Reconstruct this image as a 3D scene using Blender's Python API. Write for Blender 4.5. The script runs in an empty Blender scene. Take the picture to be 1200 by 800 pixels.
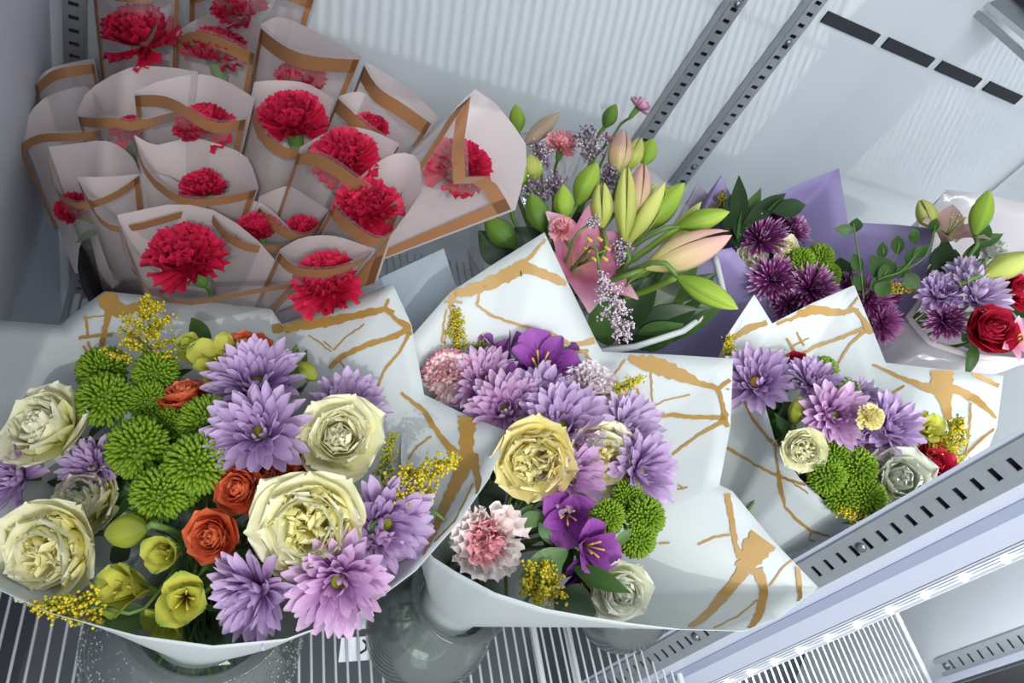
import bpy, math, random
from mathutils import Vector, Matrix
from mathutils.bvhtree import BVHTree
random.seed(7)
S = bpy.context.scene
COL = S.collection
PI = math.pi
def cos(a): return math.cos(a)
def sin(a): return math.sin(a)

# ------------------------------------------------------------------ camera, sky, lamps, exposure
F = 835.0                                     # focal length in pixels of the 1200 px wide frame
CAMH = 0.66                                   # camera height over the shelf
R = Matrix(((0.89525193, -0.17641662, 0.40914686),
            (0.11898756, -0.79026378, -0.60110326),
            (0.42937855, 0.58682224, -0.68649379)))     # world -> camera (x right, y down, z ahead)
RT = R.transposed()
cam_d = bpy.data.cameras.new('camera')
cam_d.sensor_width = 36.0
cam_d.lens = F / 1200 * 36
cam_d.clip_start = 0.02
cam = bpy.data.objects.new('camera', cam_d)
COL.objects.link(cam)
m3 = (Matrix(((1, 0, 0), (0, -1, 0), (0, 0, -1))) @ R).transposed()
cam.matrix_world = Matrix.Translation((0, 0, CAMH)) @ m3.to_4x4()
S.camera = cam

def srgb(h):
    h = h.lstrip('#')
    o = []
    for i in (0, 2, 4):
        c = int(h[i:i + 2], 16) / 255
        o.append(c / 12.92 if c <= 0.04045 else ((c + 0.055) / 1.055) ** 2.4)
    return (*o, 1)

W = bpy.data.worlds.new('store')
W.use_nodes = True
W.node_tree.nodes['Background'].inputs[0].default_value = (0.86, 0.92, 1.0, 1)
W.node_tree.nodes['Background'].inputs[1].default_value = 0.75
S.world = W

def lamp(name, kind, loc, to, power, size, sy=None, color=(1, 1, 1)):
    d = bpy.data.lights.new(name, kind)
    d.energy = power
    d.color = color
    if kind == 'AREA':
        d.size = size
        if sy:
            d.shape = 'RECTANGLE'
            d.size_y = sy
    else:
        d.shadow_soft_size = size
    o = bpy.data.objects.new(name, d)
    COL.objects.link(o)
    o.location = loc
    o.rotation_euler = (Vector(to) - Vector(loc)).to_track_quat('-Z', 'Y').to_euler()
    return o
# store ceiling spot, up and to the left behind the viewer: its light comes through the wire shelf above
key = lamp('ceiling_spot', 'SPOT', (-0.34, -2.36, 2.62), (0.45, 0.5, 0.3), 190, 0.014, color=(1, 0.985, 0.96))
key.data.spot_size = math.radians(44)
key.data.spot_blend = 0.6
lamp('store_fill', 'AREA', (-0.35, -1.6, 1.9), (0.4, 0.5, 0.3), 42, 1.1, color=(0.97, 0.985, 1))  # added soft fill, no actual panel; leaves the left corner dimmer
lamp('overhead_fill', 'AREA', (0.46, 0.02, 1.0), (0.46, 0.34, 0.2), 5.5, 0.8, 0.12, color=(0.94, 0.97, 1))  # added fill from above, softens contrast and lifts the wraps
S.view_settings.view_transform = 'Standard'
S.view_settings.look = 'None'
S.view_settings.exposure = -0.28
S.view_settings.gamma = 1.0
S.view_settings.use_curve_mapping = False
try:
    S.cycles.transparent_max_bounces = 32
    S.cycles.max_bounces = 10
    S.cycles.sample_clamp_indirect = 4.0
except Exception:
    pass

# ------------------------------------------------------------------ helpers
def at(x, y, d):
    """world point seen at pixel x, y at distance d along the view axis"""
    w = RT @ Vector(((x - 600) / F * d, (y - 400) / F * d, d))
    return Vector((w.x, w.y, w.z + CAMH))
def cdir(fx, fy):
    """a direction given in the viewer's frame, turned into a world direction"""
    l = math.sqrt(fx * fx + fy * fy)
    if l > 0.98:
        fx, fy = fx / l * 0.98, fy / l * 0.98
    return (RT @ Vector((fx, fy, -math.sqrt(max(0, 1 - fx * fx - fy * fy))))).normalized()

MC = {}
def mesh(verts, faces, uvs=None, smooth=True, name='m'):
    me = bpy.data.meshes.new(name)
    me.from_pydata([tuple(v) for v in verts], [], faces)
    if uvs:
        ul = me.uv_layers.new(name='UVMap')
        idx = [0] * len(me.loops)
        me.loops.foreach_get('vertex_index', idx)
        flat = []
        for i in idx:
            flat.extend(uvs[i])
        ul.data.foreach_set('uv', flat)
    me.polygons.foreach_set('use_smooth', [smooth] * len(me.polygons))
    me.update()
    return me
def obj(name, me, mat, parent=None, M=None):
    if len(me.materials) == 0:
        me.materials.append(mat)
    elif me.materials[0] != mat:
        key = (me.name, mat.name)
        if key not in MC:
            c = me.copy()
            c.materials.clear()
            c.materials.append(mat)
            MC[key] = c
        me = MC[key]
    o = bpy.data.objects.new(name, me)
    COL.objects.link(o)
    if parent:
        o.parent = parent
    if M is not None:
        o.matrix_basis = M
    return o
def tag(o, label=None, cat=None, group=None, kind=None):
    if label: o['label'] = label
    if cat: o['category'] = cat
    if group: o['group'] = group
    if kind: o['kind'] = kind
    return o
def empty(name, M):
    o = bpy.data.objects.new(name, None)
    COL.objects.link(o)
    o.empty_display_size = 0.01
    o.matrix_basis = M
    return o
def frame(loc, z, spin=0.0):
    z = Vector(z).normalized()
    return Matrix.Translation(loc) @ z.to_track_quat('Z', 'Y').to_matrix().to_4x4() @ Matrix.Rotation(spin, 4, 'Z')
def RZ(a): return Matrix.Rotation(a, 4, 'Z')
def RX(a): return Matrix.Rotation(a, 4, 'X')
def RY(a): return Matrix.Rotation(a, 4, 'Y')
def TR(x, y, z): return Matrix.Translation((x, y, z))
def SC(x, y=None, z=None):
    y = x if y is None else y
    z = x if z is None else z
    return Matrix.Diagonal((x, y, z, 1))

class MB:
    def __init__(s): s.v, s.f = [], []
    def box(s, c, d, M=None):
        n = len(s.v)
        for dx in (-1, 1):
            for dy in (-1, 1):
                for dz in (-1, 1):
                    p = Vector((c[0] + dx * d[0] / 2, c[1] + dy * d[1] / 2, c[2] + dz * d[2] / 2))
                    s.v.append(M @ p if M else p)
        for q in ((0, 1, 3, 2), (4, 6, 7, 5), (0, 4, 5, 1), (2, 3, 7, 6), (0, 2, 6, 4), (1, 5, 7, 3)):
            s.f.append(tuple(n + i for i in q))
        return s
    def tube(s, pts, rad, k=6, caps=True):
        n = len(s.v)
        pts = [Vector(p) for p in pts]
        if not isinstance(rad, (list, tuple)): rad = [rad] * len(pts)
        for i, p in enumerate(pts):
            t = (pts[min(i + 1, len(pts) - 1)] - pts[max(i - 1, 0)]).normalized()
            a = t.orthogonal().normalized() if i == 0 else (a - t * a.dot(t)).normalized()
            b = t.cross(a)
            for j in range(k):
                g = 2 * PI * j / k
                s.v.append(p + (a * cos(g) + b * sin(g)) * rad[i])
        for i in range(len(pts) - 1):
            for j in range(k):
                s.f.append((n + i * k + j, n + i * k + (j + 1) % k, n + (i + 1) * k + (j + 1) % k, n + (i + 1) * k + j))
        if caps:
            s.f.append(tuple(n + j for j in range(k))[::-1])
            s.f.append(tuple(n + (len(pts) - 1) * k + j for j in range(k)))
        return s
    def lathe(s, prof, k=24, z0=0):
        n = len(s.v)
        for r, z in prof:
            for j in range(k):
                g = 2 * PI * j / k
                s.v.append(Vector((r * cos(g), r * sin(g), z + z0)))
        for i in range(len(prof) - 1):
            for j in range(k):
                s.f.append((n + i * k + j, n + i * k + (j + 1) % k, n + (i + 1) * k + (j + 1) % k, n + (i + 1) * k + j))
        return s
    def blob(s, p, r):            # octahedron
        n = len(s.v)
        p = Vector(p)
        for d in ((1, 0, 0), (-1, 0, 0), (0, 1, 0), (0, -1, 0), (0, 0, 1), (0, 0, -1)):
            s.v.append(p + Vector(d) * r)
        for q in ((0, 2, 4), (2, 1, 4), (1, 3, 4), (3, 0, 4), (2, 0, 5), (1, 2, 5), (3, 1, 5), (0, 3, 5)):
            s.f.append(tuple(n + i for i in q))
    def me(s, smooth=True, name='m'): return mesh(s.v, s.f, None, smooth, name)

# ------------------------------------------------------------------ materials
MATS = {}
def nt(name):
    m = bpy.data.materials.new(name)
    m.use_nodes = True
    t = m.node_tree
    t.nodes.clear()
    out = t.nodes.new('ShaderNodeOutputMaterial')
    MATS[name] = m
    return m, t, out
def ramp(t, stops):
    r = t.nodes.new('ShaderNodeValToRGB')
    e = r.color_ramp.elements
    while len(e) < len(stops): e.new(0.5)
    for i, (p, c) in enumerate(stops):
        e[i].position = p
        e[i].color = srgb(c)
    return r
def petal_mat(name, stops, trans=0.28, rough=0.55, streak=0.12, vary=0.16, fleck=None):
    """colour runs along the petal from base to tip, with fine veins across it"""
    m, t, out = nt(name)
    N, L = t.nodes, t.links
    uv = N.new('ShaderNodeUVMap')
    sep = N.new('ShaderNodeSeparateXYZ')
    L.new(uv.outputs[0], sep.inputs[0])
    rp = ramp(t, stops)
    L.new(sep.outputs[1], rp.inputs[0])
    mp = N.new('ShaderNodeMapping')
    mp.inputs['Scale'].default_value = (14, 1.4, 1)
    L.new(uv.outputs[0], mp.inputs[0])
    nz = N.new('ShaderNodeTexNoise')
    nz.inputs['Scale'].default_value = 1.6
    nz.inputs['Detail'].default_value = 3
    L.new(mp.outputs[0], nz.inputs['Vector'])
    oi = N.new('ShaderNodeObjectInfo')
    a = N.new('ShaderNodeMath'); a.operation = 'MULTIPLY_ADD'
    a.inputs[1].default_value = streak * 2; a.inputs[2].default_value = 1 - streak - vary / 2
    L.new(nz.outputs[0], a.inputs[0])
    b = N.new('ShaderNodeMath'); b.operation = 'MULTIPLY_ADD'
    b.inputs[1].default_value = vary
    L.new(oi.outputs['Random'], b.inputs[0]); L.new(a.outputs[0], b.inputs[2])
    hs = N.new('ShaderNodeHueSaturation')
    L.new(b.outputs[0], hs.inputs['Value'])
    L.new(rp.outputs[0], hs.inputs['Color'])
    colr = hs.outputs[0]
    if fleck:
        mp2 = N.new('ShaderNodeMapping'); mp2.inputs['Scale'].default_value = (16, 5, 1)
        L.new(uv.outputs[0], mp2.inputs[0])
        n2 = N.new('ShaderNodeTexNoise'); n2.inputs['Scale'].default_value = 1.0
        L.new(mp2.outputs[0], n2.inputs['Vector'])
        g = N.new('ShaderNodeMapRange'); g.inputs[1].default_value = 0.57; g.inputs[2].default_value = 0.63
        L.new(n2.outputs[0], g.inputs[0])
        g2 = N.new('ShaderNodeMath'); g2.operation = 'MULTIPLY'
        fr = ramp(t, [(0.0, '000000'), (fleck[1], 'ffffff'), (fleck[2], '000000')])
        L.new(sep.outputs[1], fr.inputs[0]); L.new(g.outputs[0], g2.inputs[0]); L.new(fr.outputs[0], g2.inputs[1])
        mx = N.new('ShaderNodeMix'); mx.data_type = 'RGBA'
        L.new(g2.outputs[0], mx.inputs[0]); L.new(colr, mx.inputs[6]); mx.inputs[7].default_value = srgb(fleck[0])
        colr = mx.outputs[2]
    p = N.new('ShaderNodeBsdfPrincipled')
    p.inputs['Roughness'].default_value = rough
    p.inputs['Specular IOR Level'].default_value = 0.3
    L.new(colr, p.inputs['Base Color'])
    tr = N.new('ShaderNodeBsdfTranslucent')
    L.new(colr, tr.inputs[0])
    mix = N.new('ShaderNodeMixShader')
    mix.inputs[0].default_value = trans
    L.new(p.outputs[0], mix.inputs[1]); L.new(tr.outputs[0], mix.inputs[2])
    L.new(mix.outputs[0], out.inputs[0])
    return m
def plain(name, c, rough=0.5, metal=0.0, noise=0.0, nscale=60, spec=0.4, trans=0.0, bump=0.0, c2=None):
    m, t, out = nt(name)
    N, L = t.nodes, t.links
    p = N.new('ShaderNodeBsdfPrincipled')
    p.inputs['Base Color'].default_value = srgb(c)
    p.inputs['Roughness'].default_value = rough
    p.inputs['Metallic'].default_value = metal
    p.inputs['Specular IOR Level'].default_value = spec
    tc = N.new('ShaderNodeTexCoord')
    nz = N.new('ShaderNodeTexNoise')
    nz.inputs['Scale'].default_value = nscale
    nz.inputs['Detail'].default_value = 4
    L.new(tc.outputs['Object'], nz.inputs['Vector'])
    colr = None
    if noise or c2:
        if c2:
            rp = ramp(t, [(0.35, c), (0.65, c2)])
            L.new(nz.outputs[0], rp.inputs[0])
            colr = rp.outputs[0]
        else:
            hs = N.new('ShaderNodeHueSaturation')
            mr = N.new('ShaderNodeMapRange')
            mr.inputs[3].default_value = 1 - noise; mr.inputs[4].default_value = 1 + noise
            L.new(nz.outputs[0], mr.inputs[0]); L.new(mr.outputs[0], hs.inputs['Value'])
            hs.inputs['Color'].default_value = srgb(c)
            colr = hs.outputs[0]
        L.new(colr, p.inputs['Base Color'])
    if bump:
        bp = N.new('ShaderNodeBump'); bp.inputs['Strength'].default_value = bump; bp.inputs['Distance'].default_value = 0.001
        L.new(nz.outputs[0], bp.inputs['Height']); L.new(bp.outputs[0], p.inputs['Normal'])
    if trans:
        tr = N.new('ShaderNodeBsdfTranslucent')
        if colr: L.new(colr, tr.inputs[0])
        else: tr.inputs[0].default_value = srgb(c)
        mix = N.new('ShaderNodeMixShader'); mix.inputs[0].default_value = trans
        L.new(p.outputs[0], mix.inputs[1]); L.new(tr.outputs[0], mix.inputs[2])
        L.new(mix.outputs[0], out.inputs[0])
    else:
        L.new(p.outputs[0], out.inputs[0])
    return m
def film_mat(name, milky=0.06, tint='ffffff', gloss=0.10, milk='e8e2e4'):
    """thin clear film: mostly see-through, a little milky, a little shiny"""
    m, t, out = nt(name)
    N, L = t.nodes, t.links
    tr = N.new('ShaderNodeBsdfTransparent'); tr.inputs[0].default_value = srgb(tint)
    df = N.new('ShaderNodeBsdfDiffuse'); df.inputs[0].default_value = srgb(milk)
    gl = N.new('ShaderNodeBsdfGlossy'); gl.inputs['Roughness'].default_value = 0.12
    tc = N.new('ShaderNodeTexCoord')
    nz = N.new('ShaderNodeTexNoise'); nz.inputs['Scale'].default_value = 22; nz.inputs['Detail'].default_value = 2
    bp = N.new('ShaderNodeBump'); bp.inputs['Strength'].default_value = 0.5; bp.inputs['Distance'].default_value = 0.01
    L.new(tc.outputs['Object'], nz.inputs['Vector']); L.new(nz.outputs[0], bp.inputs['Height']); L.new(bp.outputs[0], gl.inputs['Normal'])
    a = N.new('ShaderNodeMixShader'); a.inputs[0].default_value = milky
    L.new(tr.outputs[0], a.inputs[1]); L.new(df.outputs[0], a.inputs[2])
    lw = N.new('ShaderNodeLayerWeight'); lw.inputs[0].default_value = 0.25
    mm = N.new('ShaderNodeMath'); mm.operation = 'MULTIPLY_ADD'; mm.inputs[1].default_value = 0.35; mm.inputs[2].default_value = gloss * 0.4
    L.new(lw.outputs['Fresnel'], mm.inputs[0])
    b = N.new('ShaderNodeMixShader')
    L.new(mm.outputs[0], b.inputs[0]); L.new(a.outputs[0], b.inputs[1]); L.new(gl.outputs[0], b.inputs[2])
    L.new(b.outputs[0], out.inputs[0])
    return m
def glass_mat(name, tint='e6efec', haze=0.0):
    m, t, out = nt(name)
    N, L = t.nodes, t.links
    tr = N.new('ShaderNodeBsdfTransparent'); tr.inputs[0].default_value = srgb(tint)
    df = N.new('ShaderNodeBsdfDiffuse'); df.inputs[0].default_value = srgb('dfe6e4')
    h = N.new('ShaderNodeMixShader'); h.inputs[0].default_value = haze
    L.new(tr.outputs[0], h.inputs[1]); L.new(df.outputs[0], h.inputs[2])
    gl = N.new('ShaderNodeBsdfGlossy'); gl.inputs['Roughness'].default_value = 0.03
    lw = N.new('ShaderNodeLayerWeight'); lw.inputs[0].default_value = 0.35
    mm = N.new('ShaderNodeMath'); mm.operation = 'MULTIPLY_ADD'; mm.inputs[1].default_value = 0.75; mm.inputs[2].default_value = 0.05
    L.new(lw.outputs['Fresnel'], mm.inputs[0])
    b = N.new('ShaderNodeMixShader')
    L.new(mm.outputs[0], b.inputs[0]); L.new(h.outputs[0], b.inputs[1]); L.new(gl.outputs[0], b.inputs[2])
    L.new(b.outputs[0], out.inputs[0])
    return m
def emit_mat(name, c, s):
    m, t, out = nt(name)
    e = t.nodes.new('ShaderNodeEmission'); e.inputs[0].default_value = srgb(c); e.inputs[1].default_value = s
    t.links.new(e.outputs[0], out.inputs[0])
    return m

P = {}
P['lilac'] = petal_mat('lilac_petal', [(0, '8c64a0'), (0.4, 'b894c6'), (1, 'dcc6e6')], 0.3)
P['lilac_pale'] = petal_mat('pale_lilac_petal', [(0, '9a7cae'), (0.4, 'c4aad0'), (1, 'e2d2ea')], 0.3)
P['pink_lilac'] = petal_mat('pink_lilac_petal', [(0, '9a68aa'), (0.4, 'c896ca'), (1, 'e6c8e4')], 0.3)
P['darkmum'] = petal_mat('dark_purple_petal', [(0, '4a1440'), (0.72, '7a2f6c'), (0.86, 'b77fae'), (1, 'dcb8d6')], 0.15)
P['plummum'] = petal_mat('plum_petal', [(0, '6a1c5c'), (0.7, '93407f'), (1, 'c58ab8')], 0.15)
P['cream'] = petal_mat('cream_petal', [(0, 'e0e280'), (0.45, 'f6f4be'), (1, 'fcfae0')], 0.22, streak=0.06, vary=0.06)
P['cream_in'] = petal_mat('cream_inner_petal', [(0, 'dcce4a'), (0.5, 'f4ea84'), (1, 'fcf6bc')], 0.22, streak=0.06, vary=0.08)
P['yellow'] = petal_mat('yellow_rose_petal', [(0, 'e6d050'), (0.5, 'f5e688'), (1, 'fbf4c0')], 0.22, streak=0.06, vary=0.08)
P['white'] = petal_mat('greenish_white_petal', [(0, 'd0dc90'), (0.5, 'f0f4d6'), (1, 'fafaf0')], 0.3, streak=0.06, vary=0.06)
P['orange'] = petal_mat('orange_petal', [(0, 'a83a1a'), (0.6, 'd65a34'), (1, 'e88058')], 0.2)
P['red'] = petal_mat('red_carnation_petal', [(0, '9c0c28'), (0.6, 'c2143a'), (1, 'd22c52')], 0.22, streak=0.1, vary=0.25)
P['redrose'] = petal_mat('red_rose_petal', [(0, '8c0c22'), (0.6, 'b0142e'), (1, 'c02644')], 0.18)
P['blush'] = petal_mat('blush_carnation_petal', [(0, 'ea7890'), (0.4, 'fbcccc'), (0.7, 'fdeeea'), (1, 'fffaf8')], 0.2, streak=0.12)
P['blush_in'] = petal_mat('pink_heart_petal', [(0, 'e06a86'), (0.6, 'f090a4'), (1, 'f9c8cc')], 0.2, streak=0.12)
P['blushrim'] = petal_mat('white_pink_edged_petal', [(0, 'f4d8da'), (0.90, 'fcf0ee'), (0.98, 'ee9cac'), (1, 'e07a92')], 0.3)
P['pinkc'] = petal_mat('pink_carnation_petal', [(0, 'e06a7c'), (0.6, 'f29aa4'), (1, 'f7bcc2')], 0.25)
P['mauve'] = petal_mat('mauve_pink_petal', [(0, 'c97aa8'), (0.6, 'e0a0c0'), (1, 'eac0d4')], 0.25)
P['whitec'] = petal_mat('white_carnation_petal', [(0, 'd8d8cc'), (1, 'f0f0ea')], 0.25)
P['palepink'] = petal_mat('pale_pink_white_petal', [(0, 'e0b4c6'), (0.5, 'f2e0e6'), (1, 'faf2f4')], 0.25)
P['alstro_y'] = petal_mat('yellow_green_alstroemeria_petal', [(0, '7f8a38'), (0.45, 'bcc048'), (0.85, 'd2d05a'), (1, '8fa84c')], 0.3, fleck=('8a5a2a', 0.45, 0.8))
P['alstro_g'] = petal_mat('green_alstroemeria_petal', [(0, '7f8a34'), (0.5, 'a8b23e'), (1, 'bcc456')], 0.3)
P['alstro_p'] = petal_mat('purple_alstroemeria_petal', [(0, '86508f'), (0.4, '8c3c9a'), (1, 'a25cae')], 0.25, fleck=('4a1a5e', 0.5, 0.85))
P['alstro_d'] = petal_mat('deep_purple_alstroemeria_petal', [(0, '5c2672'), (1, '74388c')], 0.2)
P['lily'] = petal_mat('pink_lily_petal', [(0, 'cfa088'), (0.3, 'c9708e'), (0.75, 'd590ac'), (1, 'e6c2cc')], 0.3, streak=0.16)
P['lily_pale'] = petal_mat('pale_pink_lily_petal', [(0, 'c5c07a'), (0.45, 'd8a8a8'), (1, 'e0c4bc')], 0.3, streak=0.14)
P['bud_g'] = petal_mat('green_bud_sepal', [(0, '6f8f2c'), (0.5, '8fae3a'), (1, 'a9c24e')], 0.15, streak=0.1)
P['bud_d'] = petal_mat('dark_green_bud_sepal', [(0, '4a6a26'), (0.5, '5c8030'), (1, '7a9a3e')], 0.12, streak=0.1)
P['bud_y'] = petal_mat('yellow_green_bud_sepal', [(0, 'a3b04a'), (0.5, 'c3c96c'), (1, 'cfd27e')], 0.2, streak=0.1)
P['bud_p'] = petal_mat('pink_flushed_bud_sepal', [(0, 'b9bf62'), (0.4, 'd0b68c'), (1, 'dba6a6')], 0.2, streak=0.2)
P['beige'] = petal_mat('beige_petal', [(0, 'b8a088'), (1, 'd0bba4')], 0.3)
P['leaf'] = petal_mat('dark_leaf', [(0, '2f4a22'), (0.5, '3f602c'), (1, '466a30')], 0.12, rough=0.4, streak=0.1, vary=0.3)
P['leaf_m'] = petal_mat('grey_green_leaf', [(0, '4d6e3c'), (1, '6b8a52')], 0.12, rough=0.45, vary=0.2)
P['leaf_d'] = petal_mat('deep_green_leaf', [(0, '1c3018'), (1, '2c4422')], 0.1, rough=0.35, vary=0.3)
M_stem = plain('green_stem', '5d7a3a', 0.5, noise=0.15, nscale=30)
M_calyx = plain('green_calyx', '6c9440', 0.45, noise=0.15, nscale=90)
M_button = plain('button_green', '7c9f24', 0.6, noise=0.28, nscale=140, trans=0.12)
M_button_d = plain('button_green_core', '5c7d18', 0.7, noise=0.2, nscale=100)
M_eye = plain('green_flower_eye', '66761c', 0.7, c2='8f9028', nscale=220)
M_eye_y = plain('yellow_flower_eye', 'e0b41e', 0.7, c2='f0cc3c', nscale=220)
M_gold = plain('yellow_florets', 'd2b81e', 0.6, c2='e6d440', nscale=160, trans=0.1)
M_golddim = plain('green_yellow_florets', '8a962a', 0.6, c2='c0b030', nscale=160)
M_limo = plain('lilac_grey_florets', 'b39cae', 0.6, c2='e0d2dc', nscale=180)
M_limo_d = plain('dark_lilac_florets', '5a4456', 0.7, c2='9d8aa0', nscale=180)
M_anther = plain('yellow_anther', 'c9b04a', 0.6, noise=0.1)
M_paper = plain('white_wrapping_paper', 'd6dcdb', 0.42, noise=0.015, nscale=9, trans=0.18, spec=0.35)
M_print = plain('gold_print', 'a98442', 0.42, noise=0.07, nscale=24, spec=0.4)
M_lining = plain('white_lining', 'ded2d2', 0.5, noise=0.02, nscale=14, trans=0.25)
M_copper = plain('copper_print', '976a46', 0.4, noise=0.08, nscale=40)
M_purple = plain('purple_paper', '9c8fbe', 0.5, noise=0.05, nscale=12, trans=0.2)
M_pinkpaper = plain('blush_white_paper', 'e6dcdc', 0.5, noise=0.03, nscale=12, trans=0.25)
M_film = film_mat('clear_film', 0.10)
M_film2 = film_mat('clear_wrap', 0.16)
M_film3 = film_mat('hazy_wrap', 0.58, milk='d8d2d6')
M_glass = glass_mat('vase_glass', 'f3f7f5', 0.07)
M_drop = glass_mat('water_drop', 'ffffff', 0.25)
M_water = glass_mat('vase_water', 'd8e2da')
M_wall = plain('white_painted_steel', 'ccd2d6', 0.38, noise=0.02, nscale=5, spec=0.4)
M_wall_l = plain('white_side_steel', 'c6cad6', 0.4, noise=0.02, nscale=5, spec=0.4)
M_alu = plain('grey_steel_strip', 'a9adb0', 0.36, 0.75, noise=0.08, nscale=60)
M_zinc = plain('zinc_strip', 'a2a7ab', 0.42, 0.5, noise=0.1, nscale=90)
M_frame = plain('pale_blue_grey_profile', 'c2c8d8', 0.36, 0.0, noise=0.02, nscale=8)
M_frame2 = plain('blue_grey_groove', '959fb6', 0.4)
M_dark = plain('black_slot', '26282e', 0.6)
M_slot = plain('shadowed_slot_back', '5c6068', 0.6)
M_wire = plain('white_coated_wire', 'c6cacb', 0.32, spec=0.5)
M_floor = plain('dark_grey_floor', '5b5f66', 0.5, noise=0.08, nscale=12)
M_black = plain('black_plastic', '1c1d20', 0.4)
M_tag = plain('white_card', 'e4e8f0', 0.5)
M_led = emit_mat('led_glow', 'ffffff', 14)
M_ledstrip = emit_mat('led_strip_glow', 'eef6ff', 0.95)
M_screw = plain('steel_screw', '8c8f92', 0.3, 0.9)

# ------------------------------------------------------------------ the cooler
XL, YB, ZT = -0.14, 0.724, 1.05
def structure(name, mb, mat, smooth=False):
    return tag(obj(name, mb.me(smooth), mat), kind='structure')
structure('wall_back', MB().box((0.40, YB + 0.02, 0.35), (1.5, 0.04, 1.5)), M_wall)
structure('wall_left', MB().box((XL - 0.02, 0.289, 0.35), (0.04, 0.87, 1.5)), M_wall_l)
structure('wall_right', MB().box((1.145, 0.37, 0.35), (0.04, 0.66, 1.5)), M_wall)
structure('floor', MB().box((0.40, 0.33, -0.33), (1.5, 0.78, 0.04)), M_floor)
structure('ceiling', MB().box((0.42, 0.40, ZT), (1.5, 0.64, 0.03)), M_wall)
# dark air slots in a row across the back wall
for k, (a, b) in enumerate(((0.638, 0.727), (0.742, 0.829), (0.844, 0.926), (0.943, 1.016))):
    o = obj('trim_%d' % (k + 1), MB().box(((a + b) / 2, YB - 0.0015, 0.4665 + 0.003 * k / 3), (b - a, 0.003, 0.0135)).me(False), M_dark)
    tag(o, kind='structure')

def slotted(name, label, loc, rot, wid, z0, z1, pitch, slot_w, slot_h, screws=(), flange=0.0, mat=M_alu, off=0.0):
    """a steel channel with real slots, facing local -Y; 'strip', 'backing' and 'screw' are its parts"""
    root = empty(name, Matrix.Translation(loc) @ RZ(rot))
    tag(root, label, 'shelf standard', 'slotted shelf standards')
    mb = MB()
    n = int((z1 - z0) / pitch)
    dy = 0.006
    for s in (-1, 1):                        # side walls of the channel
        mb.box((s * wid / 2, dy, (z0 + z1) / 2), (0.0016, 2 * dy, z1 - z0))
    sb = (wid - slot_w) / 2
    for s in (-1, 1):
        mb.box((s * (wid / 2 - sb / 2), 0, (z0 + z1) / 2), (sb, 0.0015, z1 - z0))
    for i in range(n):
        z = z0 + pitch * (i + 0.5) + off
        mb.box((0, 0, z + pitch / 2), (slot_w * 1.02, 0.0015, pitch - slot_h))
    obj('strip', mb.me(False), mat, root)
    obj('backing', MB().box((0, 2 * dy, (z0 + z1) / 2), (wid, 0.002, z1 - z0)).me(False), M_slot, root)
    for z in screws:
        sc = MB().lathe([(0.0, 0.0026), (0.003, 0.0024), (0.0044, 0.001), (0.0044, 0)], 10)
        obj('screw', sc.me(), M_screw, root, TR(0, -0.0008, z) @ RX(PI / 2))
    return root
slotted('slotted_standard', 'slotted steel strip on the back wall, left one of the pair', (0.515, YB - 0.0135, 0), 0, 0.0175, -0.2, 1.0, 0.01397, 0.0085, 0.0042, (0.4465, 0.2,), off=0.004)
slotted('slotted_standard', 'slotted steel strip on the back wall, right one of the pair', (0.607, YB - 0.0135, 0), 0, 0.0175, -0.2, 1.0, 0.01397, 0.0085, 0.0042, (0.43, 0.24), off=0.002)
slotted('slotted_standard', 'slotted steel strip in the dim back left corner behind the carnations', (-0.118, YB - 0.0135, 0), 0, 0.0175, -0.2, 1.0, 0.01397, 0.0085, 0.0042)
fa = math.atan2(0.06, 0.115)
slotted('slotted_standard', 'big slotted strip at the front, crossing the lower right corner', (0.497, 0.1503, 0), -0.95, 0.0245, -0.29, 1.0, 0.01397, 0.0098, 0.0042, (0.297, 0.079), mat=M_zinc, off=0.0)
slotted('slotted_standard', 'slotted strip at the far lower right beyond the strip light', (0.935, 0.1085, 0), -1.25, 0.021, 0.002, 1.0, 0.01397, 0.011, 0.003, (0.015,), mat=M_zinc)

# mullion: a vertical aluminium profile drawn as an outline in plan
def prism(pts, z0, z1):
    n = len(pts)
    v = [(x, y, z0) for x, y in pts] + [(x, y, z1) for x, y in pts]
    f = [(i, (i + 1) % n, n + (i + 1) % n, n + i) for i in range(n)]
    f += [tuple(range(n))[::-1], tuple(range(n, 2 * n))]
    return mesh(v, f, None, False)
def az(x, t): return (x, x * t)
mull = empty('mullion', TR(0.52, 0.15, -0.31))
tag(mull, 'pale grey upright door mullion carrying the strip light, lower right', 'mullion')
IM = mull.matrix_basis.inverted()
def mpart(name, pts, mat, z0=-0.31, z1=1.03):
    return obj(name, prism(pts, z0, z1), mat, mull, IM)
mpart('side_flange', [az(0.4885, 0.3362), az(0.4905, 0.3270), (0.510, 0.163), (0.507, 0.167)], M_frame)
mpart('face_panel', [az(0.503, 0.2792), az(0.525, 0.260), az(0.545, 0.2445), az(0.565, 0.2175), (0.60, 0.133), (0.53, 0.150)], M_frame)
mpart('groove', [az(0.5235, 0.2595), az(0.5275, 0.2560), az(0.5395, 0.2475), az(0.5435, 0.2445), (0.56, 0.15), (0.53, 0.155)], M_frame2)
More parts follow.
